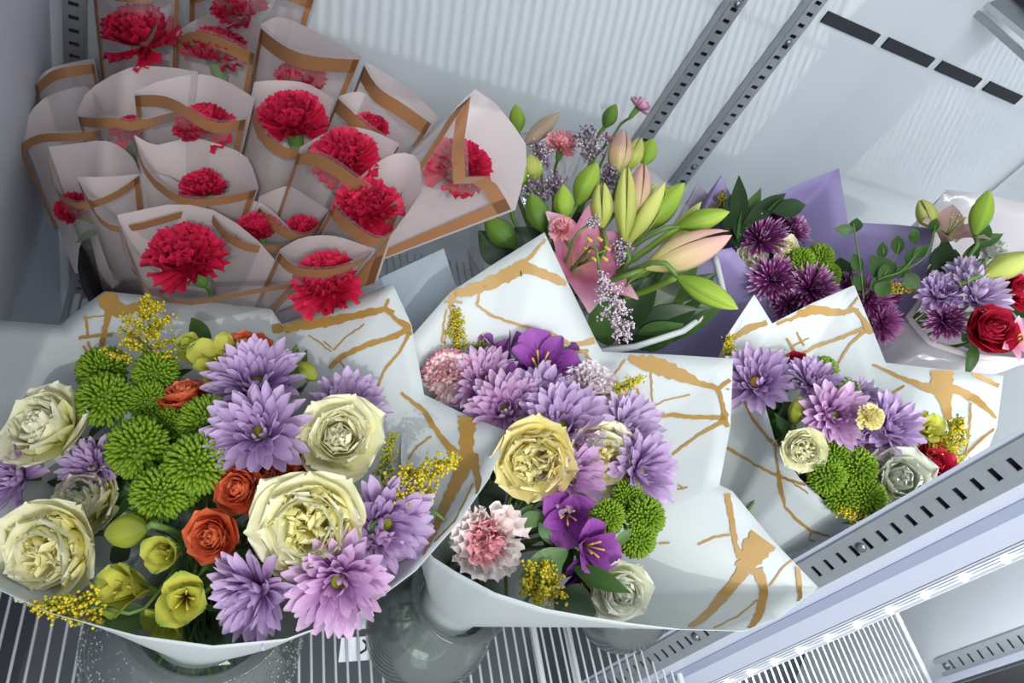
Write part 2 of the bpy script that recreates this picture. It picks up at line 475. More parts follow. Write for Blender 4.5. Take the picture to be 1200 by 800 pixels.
# strip light
lt = empty('strip_light', TR(*az(0.58, 0.209), -0.3))
tag(lt, 'bright white strip light with a row of glowing points along the mullion', 'light')
IL = lt.matrix_basis.inverted()
def lpart(name, pts, mat, z0=-0.30, z1=1.02): return obj(name, prism(pts, z0, z1), mat, lt, IL)
lpart('housing', [az(0.573, 0.2165), az(0.595, 0.1985), (0.63, 0.129), (0.60, 0.135)], M_tag)
for k in range(5):
    t0 = 0.2162 - 0.0036 * k
    lpart('cover_rib', [az(0.5695 + 0.005 * k, t0), az(0.5712 + 0.005 * k, t0 - 0.0022), az(0.575 + 0.005 * k, t0 - 0.0012), az(0.5742 + 0.005 * k, t0)], M_ledstrip if k in (0, 4) else M_tag)
ledme = MB().lathe([(0.0, 0.0022), (0.0022, 0.0016), (0.0032, 0)], 10).me()
LX, LY = az(0.580, 0.2048)
for k in range(-14, 22):
    zz = CAMH - 0.5311 * 0.590 - 0.0636 * 0.590 * k
    if -0.28 < zz < 1.0:
        obj('led', ledme, M_led, lt, IL @ frame((LX, LY, zz), (-0.55, -0.5, 0)))
lpart('added_housing', [(0.535, 0.1495), (0.575, 0.1400), (0.578, 0.1440), (0.538, 0.1535)], M_tag)  # unseen, added to give the fill lamp behind the mullion a fixture
lpart('added_diffuser', [(0.540, 0.1530), (0.573, 0.1452), (0.5735, 0.1470), (0.5405, 0.1548)], M_ledstrip)  # added glowing face of that unseen fixture
ll = lamp('strip_fill', 'AREA', (0.558, 0.1535, 0.42), (0.45, 0.62, 0.40), 2.2, 0.02, 1.0, (0.93, 0.97, 1))  # added fill hidden behind the mullion, brightens the right bouquet
lamp('strip_fill', 'AREA', (0.64, 0.132, 0.42), (1.3, 0.22, 0.36), 5.0, 0.025, 1.0, (0.93, 0.97, 1))  # added fill beside the strip, brightens the next bay's side panel
ll.parent = None

# wire shelves: every wire is a part
wire_me = {}
def wire_shelf(label, x0, x1, y0, y1, z, pitch=0.01045, r=0.0013, front_drop=True):
    root = empty('wire_shelf', TR((x0 + x1) / 2, (y0 + y1) / 2, z))
    tag(root, label, 'shelf')
    L = y1 - y0
    k = round(L, 3)
    if k not in wire_me:
        mb = MB()
        mb.tube([(0, -L / 2, -0.012), (0, -L / 2 + 0.004, -0.002), (0, -L / 2 + 0.012, 0), (0, L / 2, 0)], r, 5)
        wire_me[k] = mb.me()
    n = int((x1 - x0) / pitch)
    for i in range(1, n):
        obj('wire', wire_me[k], M_wire, root, TR(x0 - (x0 + x1) / 2 + i * pitch, 0, -r))
    hw = (x1 - x0) / 2
    for yy in (-L / 2 + 0.008, -L * 0.17, L * 0.17, L / 2 - 0.01):
        obj('cross_bar', MB().tube([(-hw, yy, -0.0052), (hw, yy, -0.0052)], 0.0026, 8).me(), M_wire, root)
    for s in (-1, 1):
        obj('end_bar', MB().tube([(s * hw, -L / 2, -0.004), (s * hw, L / 2, -0.004)], 0.0034, 8).me(), M_wire, root)
    return root
wire_shelf('white wire shelf under the flowers, seen at the bottom of the picture', -0.098, 0.53, 0.06, 0.70, 0.0)
wire_shelf('white wire shelf beyond the strip light, at the lower right corner', 0.585, 0.915, 0.05, 0.70, 0.0)
up = wire_shelf('white wire shelf overhead, seen only by its striped shadow on the back wall', -0.098, 0.53, 0.085, 0.70, 0.748, r=0.0021)
obj('front_lip', MB().box((0, -0.312, -0.02), (0.63, 0.006, 0.046)).me(False), M_wire, up)
up2 = wire_shelf('white wire shelf overhead in the next bay above the air slots', 0.585, 1.11, 0.085, 0.70, 0.768, r=0.0021)
# shelf post and bracket under the near shelf
b = MB().box((0, 0, 0), (0.006, 0.34, 0.02))
for q, x in enumerate((0.368, 0.408)):
    o = obj('shelf_bracket', MB().tube([(x, 0.115, -0.012), (x, 0.20, -0.010), (x - 0.004, 0.30, -0.012), (x - 0.004, 0.42, -0.012)], 0.0042, 8).me(), M_wire)
    tag(o, ('left' if q == 0 else 'right') + ' one of two thick white support rods under the shelf wires', 'bracket', 'support rods under the shelf')
# vent grille and price rail down on the deck
g = empty('vent_grille', TR(0.42, 0.30, -0.24))
tag(g, 'white deck strip with dark comb slots seen down through the shelf wires', 'grille')
obj('panel', MB().box((0, 0, 0), (0.50, 0.055, 0.012)).me(False), M_tag, g)
for k in range(46):
    obj('slot', MB().box((-0.24 + k * 0.0105, 0.036, 0.004), (0.0052, 0.018, 0.006)).me(False), M_dark, g)
tk = obj('price_card', MB().box((0, 0, 0), (0.028, 0.0012, 0.022)).me(False), M_tag, None, TR(0.185, 0.186, -0.016) @ RX(-0.9))
tag(tk, 'small white price card with a dark mark hanging by the middle vase', 'price card')
obj('printed_mark', MB().tube([(0.006, -0.001, 0.008), (0.010, -0.001, 0.004), (0.010, -0.001, -0.001), (0.005, -0.001, -0.004)], 0.0012, 5).me(), M_dark, tk)
# clear tray and steel edge on the next bay's upper level, top right corner
tr_ = empty('clear_tray', TR(0.86, 0.60, 0.53))
tag(tr_, 'clear plastic tray with a grey steel edge in the top right corner', 'tray')
IT = tr_.matrix_basis.inverted()
def pbox(name, p, q, w, mat, parent, inv):
    return obj(name, MB().tube([p, q], w, 4).me(False), mat, parent, inv)
pbox('steel_edge', at(1113, -12, 0.90), at(1222, 84, 0.80), 0.0055, M_alu, tr_, IT)
pbox('clear_edge', at(1135, -12, 0.885), at(1225, 62, 0.79), 0.0045, plain('clear_plastic_edge', 'c9cdd0', 0.15, spec=0.7), tr_, IT)
q = [at(1128, -20, 0.895), at(1222, 68, 0.79), at(1300, -20, 0.79), at(1210, -90, 0.90)]
q2 = [p + Vector((0, 0, 0.004)) for p in q]
obj('tray_floor', mesh([IT @ p for p in q + q2], [(0, 1, 2, 3), (7, 6, 5, 4), (0, 4, 5, 1), (1, 5, 6, 2), (2, 6, 7, 3), (3, 7, 4, 0)], None, False), plain('grey_tray', '8f9598', 0.3, noise=0.06), tr_)
pbox('dark_rail', at(1180, -14, 0.86), at(1225, 22, 0.80), 0.006, M_black, tr_, IT)
# next bay's right hand panel and dark door gasket
e = empty('side_panel', TR(0.95, 0.4, -0.1))
tag(e, 'plain grey side panel with a pale lower edge, beyond the strip light', 'panel')
IE = e.matrix_basis.inverted()
obj('sheet', prism([(0.945, 0.1217), (1.12, 0.27), (1.125, 0.262), (0.95, 0.112)], -0.3, 1.0), plain('pale_grey_panel', 'e0e3e8', .4, noise=.02), e, IE)
obj('edge_strip', prism([az(0.93, 0.105), az(0.945, 0.0985), az(0.93, 0.0925), (0.915, 0.088)], -0.3, 1.0), M_frame, e, IE)
gk = obj('door_gasket', prism([az(0.90, 0.0920), az(0.96, 0.074), az(0.97, 0.055), az(0.90, 0.05)], -0.3, 1.0), M_black)
tag(gk, 'black door gasket in the bottom right corner', 'gasket')

# ------------------------------------------------------------------ petals and other shared meshes
def prof(kind, v, base, pk):
    if kind == 'spoon':
        return base + (1 - base) * sin(PI / 2 * min(1, v / pk)) if v < pk else math.sqrt(max(0, 1 - ((v - pk) / (1 - pk)) ** 2 * 0.97))
    if kind == 'point':
        return base + (1 - base) * sin(PI / 2 * min(1, v / pk)) if v < pk else max(0.03, cos(PI / 2 * (v - pk) / (1 - pk)))
    if kind == 'fan':
        return base + (1 - base) * v ** pk
    return 1
def petal(key, L=1.0, W=0.2, kind='spoon', base=0.3, pk=0.6, bend=0.3, cup=0.3, ruffle=0.0, freq=3.0, nu=4, nv=6, tip=0.0, notch=0.0, twist=0.0, fold=0.0, seed=0, bend_pow=1.0):
    if key in MC: return MC[key]
    rnd = random.Random(seed + len(key))
    ph = rnd.random() * 6
    ph2 = rnd.random() * 6
    vs, fs, uv = [], [], []
    y = z = 0.0
    for j in range(nv + 1):
        v = j / nv
        if j:
            a = bend * ((v - 0.5 / nv) ** bend_pow)
            y += cos(a) * L / nv
            z += sin(a) * L / nv
        a = bend * v ** bend_pow
        w = W * prof(kind, v, base, pk)
        for i in range(nu + 1):
            u = i / nu * 2 - 1
            rz = cup * w * u * u + fold * w * abs(u) + ruffle * sin(freq * u * PI + ph + 2 * v) * v * v + ruffle * 0.5 * sin(freq * 2.3 * u + ph2) * v
            ry = -tip * u * u * v ** 3 + (notch * (1 if i % 2 else -1) * (1 if j == nv else 0))
            x = u * w + twist * v * v * z
            vs.append((x, y + cos(a) * ry - sin(a) * rz, z + sin(a) * ry + cos(a) * rz))
            uv.append((u * 0.5 + 0.5, v))
    for j in range(nv):
        for i in range(nu):
            n = j * (nu + 1) + i
            fs.append((n, n + 1, n + nu + 2, n + nu + 1))
    MC[key] = mesh(vs, fs, uv, True, key)
    return MC[key]
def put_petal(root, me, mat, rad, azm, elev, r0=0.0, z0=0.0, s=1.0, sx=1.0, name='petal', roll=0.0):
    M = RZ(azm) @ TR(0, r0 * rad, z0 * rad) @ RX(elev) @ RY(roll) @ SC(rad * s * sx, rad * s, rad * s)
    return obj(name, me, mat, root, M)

STEM_ME = {}
def stem(root, path, r=0.0017, name='stem', mat=None, k=5):
    inv = root.matrix_basis.inverted()
    pts = [inv @ Vector(p) for p in path]
    out = []
    n = len(pts)
    for i in range(n - 1):               # Catmull-Rom
        p0, p1, p2, p3 = pts[max(i - 1, 0)], pts[i], pts[i + 1], pts[min(i + 2, n - 1)]
        for q in range(3):
            t = q / 3
            out.append(0.5 * ((2 * p1) + (p2 - p0) * t + (2 * p0 - 5 * p1 + 4 * p2 - p3) * t * t + (3 * p1 - p0 - 3 * p2 + p3) * t ** 3))
    out.append(pts[-1])
    return obj(name, MB().tube(out, r, k).me(), mat or M_stem, root)

LEAF = lambda: petal('leaf_shape', 1, 0.17, 'point', 0.12, 0.4, -0.45, 0.0, 0.012, 2, 4, 8, fold=0.35)
LEAFB = lambda: petal('leaf_broad', 1, 0.30, 'point', 0.15, 0.42, -0.35, 0.0, 0.015, 2, 4, 8, fold=0.25)

# each bouquet: mouth centre in the picture, radius, vase neck and foot in the world, how deep its flowers stand
BQ = {
    'left':   dict(c=(262, 560), rad=(300, 215), neck=(0.045, 0.19, 0.115), foot=(0.045, 0.185, 0.012), d=lambda x, y: 0.478 + (560 - y) * 0.00034, dome=0.035, up=(0.06, -0.16)),
    'middle': dict(c=(655, 545), rad=(190, 200), neck=(0.235, 0.187, 0.11), foot=(0.235, 0.185, 0.012), d=lambda x, y: 0.545 + (540 - y) * 0.00034, dome=0.03, up=(0.12, -0.18)),
    'right':  dict(c=(990, 510), rad=(170, 140), neck=(0.45, 0.196, 0.11), foot=(0.45, 0.195, 0.012), d=lambda x, y: 0.605 + (510 - y) * 0.0003, dome=0.03, up=(0.12, -0.2)),
    'lily':   dict(c=(700, 260), rad=(160, 150), neck=(0.36, 0.47, 0.09), foot=(0.36, 0.48, 0.004), d=lambda x, y: 0.70 + (260 - y) * 0.0004, dome=0.03, up=(0.2, -0.4)),
    'purple': dict(c=(970, 320), rad=(150, 110), neck=(0.52, 0.47, 0.12), foot=(0.52, 0.48, 0.004), d=lambda x, y: 0.735 + (320 - y) * 0.0003, dome=0.02, up=(0.2, -0.35)),
    'far':    dict(c=(1150, 340), rad=(110, 110), neck=(0.70, 0.40, 0.12), foot=(0.72, 0.42, 0.004), d=lambda x, y: 0.70 + (340 - y) * 0.0004, dome=0.02, up=(0.2, -0.35)),
}
BNAME = {'left': 'the left bouquet', 'middle': 'the middle bouquet', 'right': 'the right bouquet', 'lily': 'the lily bouquet', 'purple': 'the purple bouquet', 'far': 'the far right bouquet'}
def depth(bq, x, y):
    B = BQ[bq]
    e = 1 - ((x - B['c'][0]) / B['rad'][0]) ** 2 - ((y - B['c'][1]) / B['rad'][1]) ** 2
    return B['d'](x, y) - B['dome'] * max(0, e)
def facing(bq, x, y, face):
    if face is not None: return cdir(*face)
    B = BQ[bq]
    return cdir((x - B['c'][0]) / B['rad'][0] * 0.55 + B['up'][0], (y - B['c'][1]) / B['rad'][1] * 0.5 + B['up'][1])
def stem_path(bq, p, axis, back=0.03):
    B = BQ[bq]
    nk = Vector(B['neck']) + Vector((random.uniform(-1, 1), random.uniform(-1, 1), 0)) * 0.016
    ft = Vector(B['foot']) + Vector((random.uniform(-1, 1), random.uniform(-1, 1), 0)) * 0.03
    ct = at(B['c'][0], B['c'][1], depth(bq, *B['c']))
    return [p, p - axis * back, nk.lerp(ct, 0.42).lerp(p, 0.18), nk, ft]
def under_leaves(root, n, rad, L=0.045, mat='leaf', z=(-0.012, -0.035)):
    L = min(L, rad * 1.35)
    for k in range(n):
        M = RZ(random.uniform(0, 2 * PI)) @ TR(0, 0.004, random.uniform(*z)) @ RX(random.uniform(-0.7, 0.15)) @ SC(L * random.uniform(0.7, 1.05))
        obj('leaf', LEAF(), P[mat], root, M)

# ------------------------------------------------------------------ flower builders (all take a root whose +Z is the way the bloom faces)
def b_daisy(root, rad, mat='lilac', eye=None, dense=1.0, openness=1.0):
    m = P[mat]
    sh = [petal('ray_a', 1, 0.135, 'spoon', 0.4, 0.66, 0.45, 0.5, 0.01, 2, 3, 6), petal('ray_b', 1, 0.12, 'spoon', 0.4, 0.72, 0.8, 0.55, 0.012, 2, 3, 6, seed=4),
          petal('ray_c', 1, 0.15, 'spoon', 0.45, 0.68, 0.05, 0.4, 0.014, 2, 3, 6, seed=9)]
    rad *= 1.1
    rings = ((20, 2, 0.98, 0.12, 0.0), (20, 19, 0.96, 0.14, 0.01), (19, 36, 0.86, 0.15, 0.02), (16, 53, 0.70, 0.15, 0.03), (12, 68, 0.50, 0.13, 0.04))
    for q, (n, el, L, r0, z0) in enumerate(rings):
        n = int(n * dense)
        for k in range(n):
            a = 2 * PI * (k + 0.5 * (q % 2)) / n + random.uniform(-0.09, 0.09)
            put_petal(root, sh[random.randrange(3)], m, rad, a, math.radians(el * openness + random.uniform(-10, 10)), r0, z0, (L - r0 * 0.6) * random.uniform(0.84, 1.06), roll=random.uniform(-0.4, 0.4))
    if 'eye_dome' not in MC:
        mb = MB()
        mb.lathe([(0.17, 0.0), (0.17, 0.05), (0.13, 0.1), (0.05, 0.12), (0, 0.12)], 12)
        for i in range(60):
            r = 0.155 * math.sqrt((i + 0.5) / 60); a = i * 2.399963
            mb.blob((r * cos(a), r * sin(a), 0.125 - r * r * 2.2), 0.017)
        MC['eye_dome'] = mb.me(False)
    obj('eye', MC['eye_dome'], eye or M_eye, root, SC(rad * 0.85))
    if 'mum_calyx' not in MC:
        MC['mum_calyx'] = MB().lathe([(0.0, -0.16), (0.07, -0.15), (0.16, -0.06), (0.2, 0.02)], 10).me()
    obj('calyx', MC['mum_calyx'], M_calyx, root, SC(rad))
def b_mum(root, rad, mat='darkmum'):
    """a dense mum with many thin incurved rays"""
    m = P[mat]
    sh = [petal('thin_a', 1, 0.06, 'spoon', 0.7, 0.75, 0.7, 0.7, 0, 2, 2, 5), petal('thin_b', 1, 0.055, 'spoon', 0.7, 0.75, 0.3, 0.7, 0, 2, 2, 5, seed=3)]
    for q, (n, el, L, r0) in enumerate(((24, -5, 1.0, 0.06), (22, 12, 0.98, 0.06), (20, 30, 0.9, 0.06), (16, 48, 0.78, 0.05), (11, 66, 0.62, 0.04), (6, 82, 0.5, 0.03))):
        for k in range(n):
            a = 2 * PI * (k + 0.5 * (q % 2)) / n + random.uniform(-0.12, 0.12)
            put_petal(root, sh[random.randrange(2)], m, rad, a, math.radians(el + random.uniform(-9, 9)), r0, 0.0, L * random.uniform(0.88, 1.06))
def b_rose(root, rad, mat='cream', inner=None, n=26, ruffle=0.03, openness=1.0, quarter=False):
    m = P[mat]; mi = P[inner or mat]
    rad *= 1.16
    key = 'q' if ruffle > 0.02 else 's'
    big = [petal('rose_big_%s%d' % (key, i), 1, 0.60, 'spoon', 0.4, 0.52, 0.55, 0.30, ruffle, 2.0, 8, 8, seed=i * 5, bend_pow=0.7, tip=0.05) for i in range(3)]
    mid = [petal('rose_mid_%s%d' % (key, i), 1, 0.52, 'spoon', 0.5, 0.6, 0.35, 0.5, ruffle * 1.1, 2.3, 8, 6, seed=i * 9 + 1) for i in range(3)]
    inn = [petal('rose_in_%s%d' % (key, i), 1, 0.40, 'spoon', 0.5, 0.6, 0.45, 0.6, ruffle * 1.6, 2.6, 7, 6, seed=i * 7 + 2) for i in range(3)]
    rnd = random.uniform
    for k in range(8):                    # outer guard petals, laid open
        put_petal(root, big[k % 3], m, rad, 2 * PI * k / 8 + rnd(-.2, .2), math.radians(16 + rnd(-7, 7)), 0.05, 0.0, 0.95 * rnd(.94, 1.05), roll=rnd(-.12, .12))
    for k in range(7):
        put_petal(root, big[k % 3], m, rad, 2 * PI * (k + .5) / 7 + rnd(-.2, .2), math.radians(40 + rnd(-6, 6)), 0.08, 0.06, 0.84 * rnd(.95, 1.05))
    for k in range(7):
        put_petal(root, mid[k % 3], m, rad, 2 * PI * k / 7 + rnd(-.2, .2), math.radians(62 + rnd(-5, 5)), 0.17, 0.06, 0.72 * rnd(.95, 1.05))
    if quarter:
        # old fashioned bloom: a cup packed with upright frilled petals swirling round four hearts
        sm = [petal('rose_frill_%d' % i, 1, 0.46, 'spoon', 0.6, 0.65, 0.6, 0.55, 0.06, 1.8 + .3 * i, 10, 6, seed=i * 13 + 3) for i in range(4)]
        for k in range(44):
            rr = 0.46 * math.sqrt((k + .5) / 44)
            a = k * 2.399963
            qa = (math.floor(a / (PI / 2)) + .5) * PI / 2
            cx, cy = .26 * cos(qa), .26 * sin(qa)
            x, y = rr * cos(a), rr * sin(a)
            az_ = math.atan2(y - cy, x - cx) - PI / 2 + rnd(-.5, .5)
            M = TR(x * rad, y * rad, 0.10 * rad) @ RZ(az_) @ RX(math.radians(72 - 34 * rr + rnd(-14, 14))) @ SC(rad * rnd(.44, .58) * (1.08 - .3 * rr))
            obj('petal', sm[k % 4], mi, root, M)
    else:
        nn = max(10, n - 12)
        for k in range(nn):
            f = (k + 1) / nn
            put_petal(root, inn[k % 3], mi, rad, k * 2.399963, math.radians(92 - 26 * f + rnd(-4, 4)), 0.03 + 0.2 * f, 0.1, 0.74 - 0.06 * f, sx=0.5 + 0.55 * f)
    if 'rose_hip' not in MC:
        MC['rose_hip'] = MB().lathe([(0.0, -0.22), (0.10, -0.2), (0.16, -0.08), (0.26, 0.04), (0.3, 0.14)], 10).me()
    obj('calyx', MC['rose_hip'], M_calyx, root, SC(rad))
def b_carnation(root, rad, mat='red', mat2=None, flat=1.0, n=34):
    sh = [petal('frill_%d' % i, 1, 0.44, 'fan', 0.1, 1.15, 0.35 + 0.2 * i, 0.12, 0.085, 2.6 + 0.5 * i, 12, 6, tip=0.10, notch=0.022, seed=i * 11) for i in range(4)]
    for k in range(n):
        f = (k + 0.5) / n
        a = k * 2.399963
        el = math.radians(96 - 100 * f ** 0.8 + random.uniform(-9, 9))
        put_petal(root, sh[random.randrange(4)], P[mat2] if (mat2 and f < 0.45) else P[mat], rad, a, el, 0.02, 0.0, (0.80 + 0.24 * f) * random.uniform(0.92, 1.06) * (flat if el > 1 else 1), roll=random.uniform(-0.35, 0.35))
    if 'carn_calyx' not in MC:
        mb = MB().lathe([(0.0, -0.98), (0.12, -0.95), (0.19, -0.8), (0.22, -0.45), (0.24, -0.2), (0.30, -0.02)], 12)
        MC['carn_calyx'] = mb.me()
    obj('calyx', MC['carn_calyx'], M_calyx, root, SC(rad))
def b_button(root, rad):
    if 'button' not in MC:
        mb = MB()
        N_ = 210
        for i in range(N_):
            zc = 1 - (i + 0.5) / N_ * 1.35
            a = i * 2.399963
            rr = math.sqrt(max(0, 1 - zc * zc))
            d = Vector((rr * cos(a), rr * sin(a), zc * 0.9 + 0.1)).normalized()
            d = (d + Vector((random.uniform(-.08, .08), random.uniform(-.08, .08), 0.1))).normalized()
            L = 0.92 + 0.1 * random.random()
            w = 0.05 + 0.022 * rr
            mb.tube([d * 0.55, d * L * 0.9, d * L], [w, w * 1.1, w * 0.4], 4)
        MC['button'] = mb.me(True)
        MC['button_core'] = MB().lathe([(0.0, -0.35), (0.4, -0.3), (0.66, 0), (0.6, 0.4), (0.3, 0.62), (0, 0.7)], 14).me()
    o = obj('florets', MC['button'], M_button, root, SC(rad))
    o['kind'] = 'stuff'
    obj('core', MC['button_core'], M_button_d, root, SC(rad))
def b_alstro(root, rad, mat='alstro_y', elev=58, mat2=None):
    rad *= 1.25
    wide = petal('alstro_wide', 1, 0.36, 'spoon', 0.22, 0.68, -0.75, 0.35, 0.02, 2, 6, 8, bend_pow=2)
    nar = petal('alstro_narrow', 1, 0.22, 'spoon', 0.22, 0.66, -0.6, 0.5, 0.02, 2, 5, 8, bend_pow=2)
    for k in range(3):
        put_petal(root, wide, P[mat2 or mat], rad, 2 * PI * k / 3 + random.uniform(-.1, .1), math.radians(elev + random.uniform(-6, 6)), 0.05, -0.55, 1.25)
        put_petal(root, nar, P[mat], rad, 2 * PI * (k + 0.5) / 3 + random.uniform(-.1, .1), math.radians(elev + 8 + random.uniform(-6, 6)), 0.05, -0.55, 1.25)
    for k in range(5):
        a = 2 * PI * k / 5
        p0 = Vector((0, 0, -0.5)) * rad; p1 = Vector((0.1 * cos(a), 0.1 * sin(a), 0.0)) * rad; p2 = Vector((0.22 * cos(a), 0.22 * sin(a), 0.35)) * rad
        obj('stamen', MB().tube([p0, p1, p2], [0.02 * rad, 0.018 * rad, 0.03 * rad], 4).me(), M_anther, root)
    if 'alstro_tube' not in MC:
        MC['alstro_tube'] = MB().lathe([(0.0, -0.85), (0.07, -0.82), (0.12, -0.66), (0.13, -0.5), (0.1, -0.42)], 8).me()
    obj('calyx', MC['alstro_tube'], M_calyx, root, SC(rad))
def b_lily(root, rad, mat='lily'):
    t = petal('lily_tepal', 1, 0.30, 'point', 0.2, 0.45, -0.7, 0.22, 0.02, 2, 6, 10, bend_pow=1.6)
    t2 = petal('lily_tepal_slim', 1, 0.21, 'point', 0.25, 0.42, -0.7, 0.22, 0.015, 2, 6, 10, bend_pow=1.6)
    for k in range(6):
        put_petal(root, t if k % 2 else t2, P[mat], rad, 2 * PI * k / 6, math.radians(46 + random.uniform(-6, 6)), 0.05, -0.5, 1.2)
    for k in range(6):
        a = 2 * PI * (k + 0.3) / 6
        pts = [Vector((0, 0, -0.45)), Vector((0.08 * cos(a), 0.08 * sin(a), 0.0)), Vector((0.2 * cos(a), 0.2 * sin(a), 0.3))]
        s_ = obj('stamen', MB().tube([p * rad for p in pts], 0.014 * rad, 4).me(), M_calyx, root)
        obj('anther', MB().tube([(pts[2] + Vector((-0.05, 0.03, 0))) * rad, (pts[2] + Vector((0.05, -0.03, 0.02))) * rad], 0.028 * rad, 5).me(), M_anther, s_)

ROOTS = {}
NAMES = {'daisy': ('chrysanthemum', 'chrysanthemum'), 'mum': ('chrysanthemum', 'chrysanthemum'), 'rose': ('garden_rose', 'rose'), 'spray': ('spray_rose', 'rose'), 'redrose': ('red_rose', 'rose'),
         'carn': ('carnation', 'carnation'), 'button': ('button_chrysanthemum', 'button mum'), 'alstro': ('alstroemeria', 'alstroemeria'), 'lily': ('lily', 'lily')}
def flower(bq, kind, label, x, y, r, face=None, dd=0.0, leaves=2, leafmat='leaf', key=None, **kw):
    d = depth(bq, x, y) + dd
    rad = r * d / F
    ax = facing(bq, x, y, face)
    p = at(x, y, d)
    lift = {'rose': 0.45, 'spray': 0.5, 'redrose': 0.5, 'carn': 0.25, 'button': 0.2, 'alstro': 0.2, 'lily': 0.1}.get(kind, 0.1)
    p = p - ax * rad * lift
    nm, cat = NAMES[kind]
    root = empty(nm, frame(p, ax, random.uniform(0, 6.28)))
    tag(root, label, cat, '%ss in %s' % (cat, BNAME[bq]))
    if kind == 'daisy': b_daisy(root, rad, **kw)
    elif kind == 'mum': b_mum(root, rad, **kw)
    elif kind in ('rose', 'spray', 'redrose'): b_rose(root, rad, **kw)
    elif kind == 'carn': b_carnation(root, rad, **kw)
    elif kind == 'button': b_button(root, rad)
    elif kind == 'alstro': b_alstro(root, rad, **kw)
    elif kind == 'lily': b_lily(root, rad, **kw)
    start = p - ax * rad * {'carn': 0.95, 'alstro': 0.8, 'lily': 0.45, 'button': 0.3}.get(kind, 0.12)
    stem(root, stem_path(bq, start, ax))
    under_leaves(root, leaves, rad, mat=leafmat)
    if key: ROOTS[key] = root
    return root

def bud(bq, label, bx, by, tx, ty, w, mat='bud_g', dd=0.0, tilt=0.0, openw=0.0, with_stem=True, key=None, name='lily_bud', cat='lily bud'):
    """a closed bud from its base pixel to its tip pixel; three sepals and a stem"""
    d = depth(bq, bx, by) + dd
    a, b_ = at(bx, by, d), at(tx, ty, d + tilt)
    L = (b_ - a).length
    ax = (b_ - a).normalized()
    root = empty(name, frame(a, ax, random.uniform(0, 6)))
    tag(root, label, cat, '%ss in %s' % (cat, BNAME[bq]))
    hw = w / 2 * d / F
    if 'sepal' not in MC:
        vs, fs, uv = [], [], []
        nv, nu = 10, 6
        for j in range(nv + 1):
            v = j / nv
            r = (0.16 + 0.84 * sin(PI / 2 * min(1, v / 0.45))) if v < 0.45 else max(0.03, cos(PI / 2 * (v - 0.45) / 0.55) ** 0.75)
            for i in range(nu + 1):
                u = i / nu * 2 - 1
                g = u * math.radians(62)
                rr = r * (1.0 - 0.10 * math.exp(-(u * 5) ** 2) + (-0.12 if abs(u) > 0.99 else 0))
                vs.append((rr * sin(g), rr * cos(g), v))
                uv.append((u * 0.5 + 0.5, v))
        for j in range(nv):
            for i in range(nu):
                n = j * (nu + 1) + i
                fs.append((n, n + 1, n + nu + 2, n + nu + 1))
        MC['sepal'] = mesh(vs, fs, uv, True, 'sepal')
    for k in range(3):
        obj('sepal', MC['sepal'], P[mat], root, RZ(2 * PI * k / 3) @ RX(-openw) @ SC(hw, hw, L))
    if with_stem:
        stem(root, stem_path(bq, a, ax, 0.006 if bq == 'left' else 0.025), 0.0024)
    if key: ROOTS[key] = root
    return root

def leaf_on(root, bx, by, tx, ty, w, d0, d1, mat='leaf', broad=False, up=None):
    a, b_ = at(bx, by, d0), at(tx, ty, d1)
    y = (b_ - a).normalized()
    view = (a - Vector((0, 0, CAMH))).normalized()
    z = -(view - y * view.dot(y)).normalized()
    if up is not None:
        z = (z + Vector(up)).normalized(); z = (z - y * z.dot(y)).normalized()
    xx = y.cross(z)
    L = (b_ - a).length
    W_ = w / 2 * (d0 + d1) / 2 / F
    base = 0.30 if broad else 0.17
    M = Matrix.Identity(4)
    for i in range(3):
        M[i][0] = xx[i] * W_ / base; M[i][1] = y[i] * L; M[i][2] = z[i] * L * 0.7; M[i][3] = a[i]
    return obj('leaf', LEAFB() if broad else LEAF(), P[mat], root, root.matrix_basis.inverted() @ M)

def plume(bq, label, bx, by, tx, ty, w, n=170, mat=None, mat2=None, dd=0.0, tilt=0.0, fr=1.6, name='goldenrod', cat='goldenrod', taper=True, stems=True):
    """a feathery spray: stem, side twigs and tiny florets"""
    d = depth(bq, bx, by) + dd
    a, b_ = at(bx, by, d), at(tx, ty, d + tilt)
    ax = (b_ - a)
    L = ax.length
    ax.normalize()
    root = empty(name, frame(a, ax))
    tag(root, label, cat, '%ss in %s' % (cat, BNAME[bq]))
    W_ = w / 2 * d / F
    f1, f2, tw = MB(), MB(), MB()
    rs = fr * 0.00082
    n = int(n * 1.6)
    nb = 14
    for k in range(nb):
        v = (k + 0.5) / nb
        g = k * 2.4
        wr = W_ * ((1 - v) ** 0.6 if taper else math.sqrt(max(0.1, 1 - (2 * v - 1) ** 2)))
        z0 = L * v * 0.9
        e = Vector((wr * cos(g), wr * sin(g), z0 + L * 0.12))
        tw.tube([(0, 0, z0 * 0.9), Vector((0, 0, z0)).lerp(e, 0.6) + Vector((0, 0, L * 0.02)), e], 0.0005, 3)
        for i in range(n // nb):
            t = 0.25 + 0.8 * random.random()
            q = Vector((0, 0, z0)).lerp(e, t) + Vector((random.gauss(0, 1), random.gauss(0, 1), random.gauss(0, 1))) * rs * 1.5
            (f1 if random.random() < 0.72 else f2).blob(q, rs * random.uniform(0.6, 1.15))
    obj('florets', f1.me(True), mat or M_gold, root)['kind'] = 'stuff'
    obj('small_buds', f2.me(True), mat2 or M_golddim, root)['kind'] = 'stuff'
    obj('twigs', tw.me(True), M_stem, root)['kind'] = 'stuff'
    obj('spike', MB().tube([(0, 0, 0), (0, 0, L * 0.95)], [0.001, 0.0005], 5).me(), M_stem, root)
    if stems:
        stem(root, stem_path(bq, a, ax, 0.02), 0.0013)
    return root

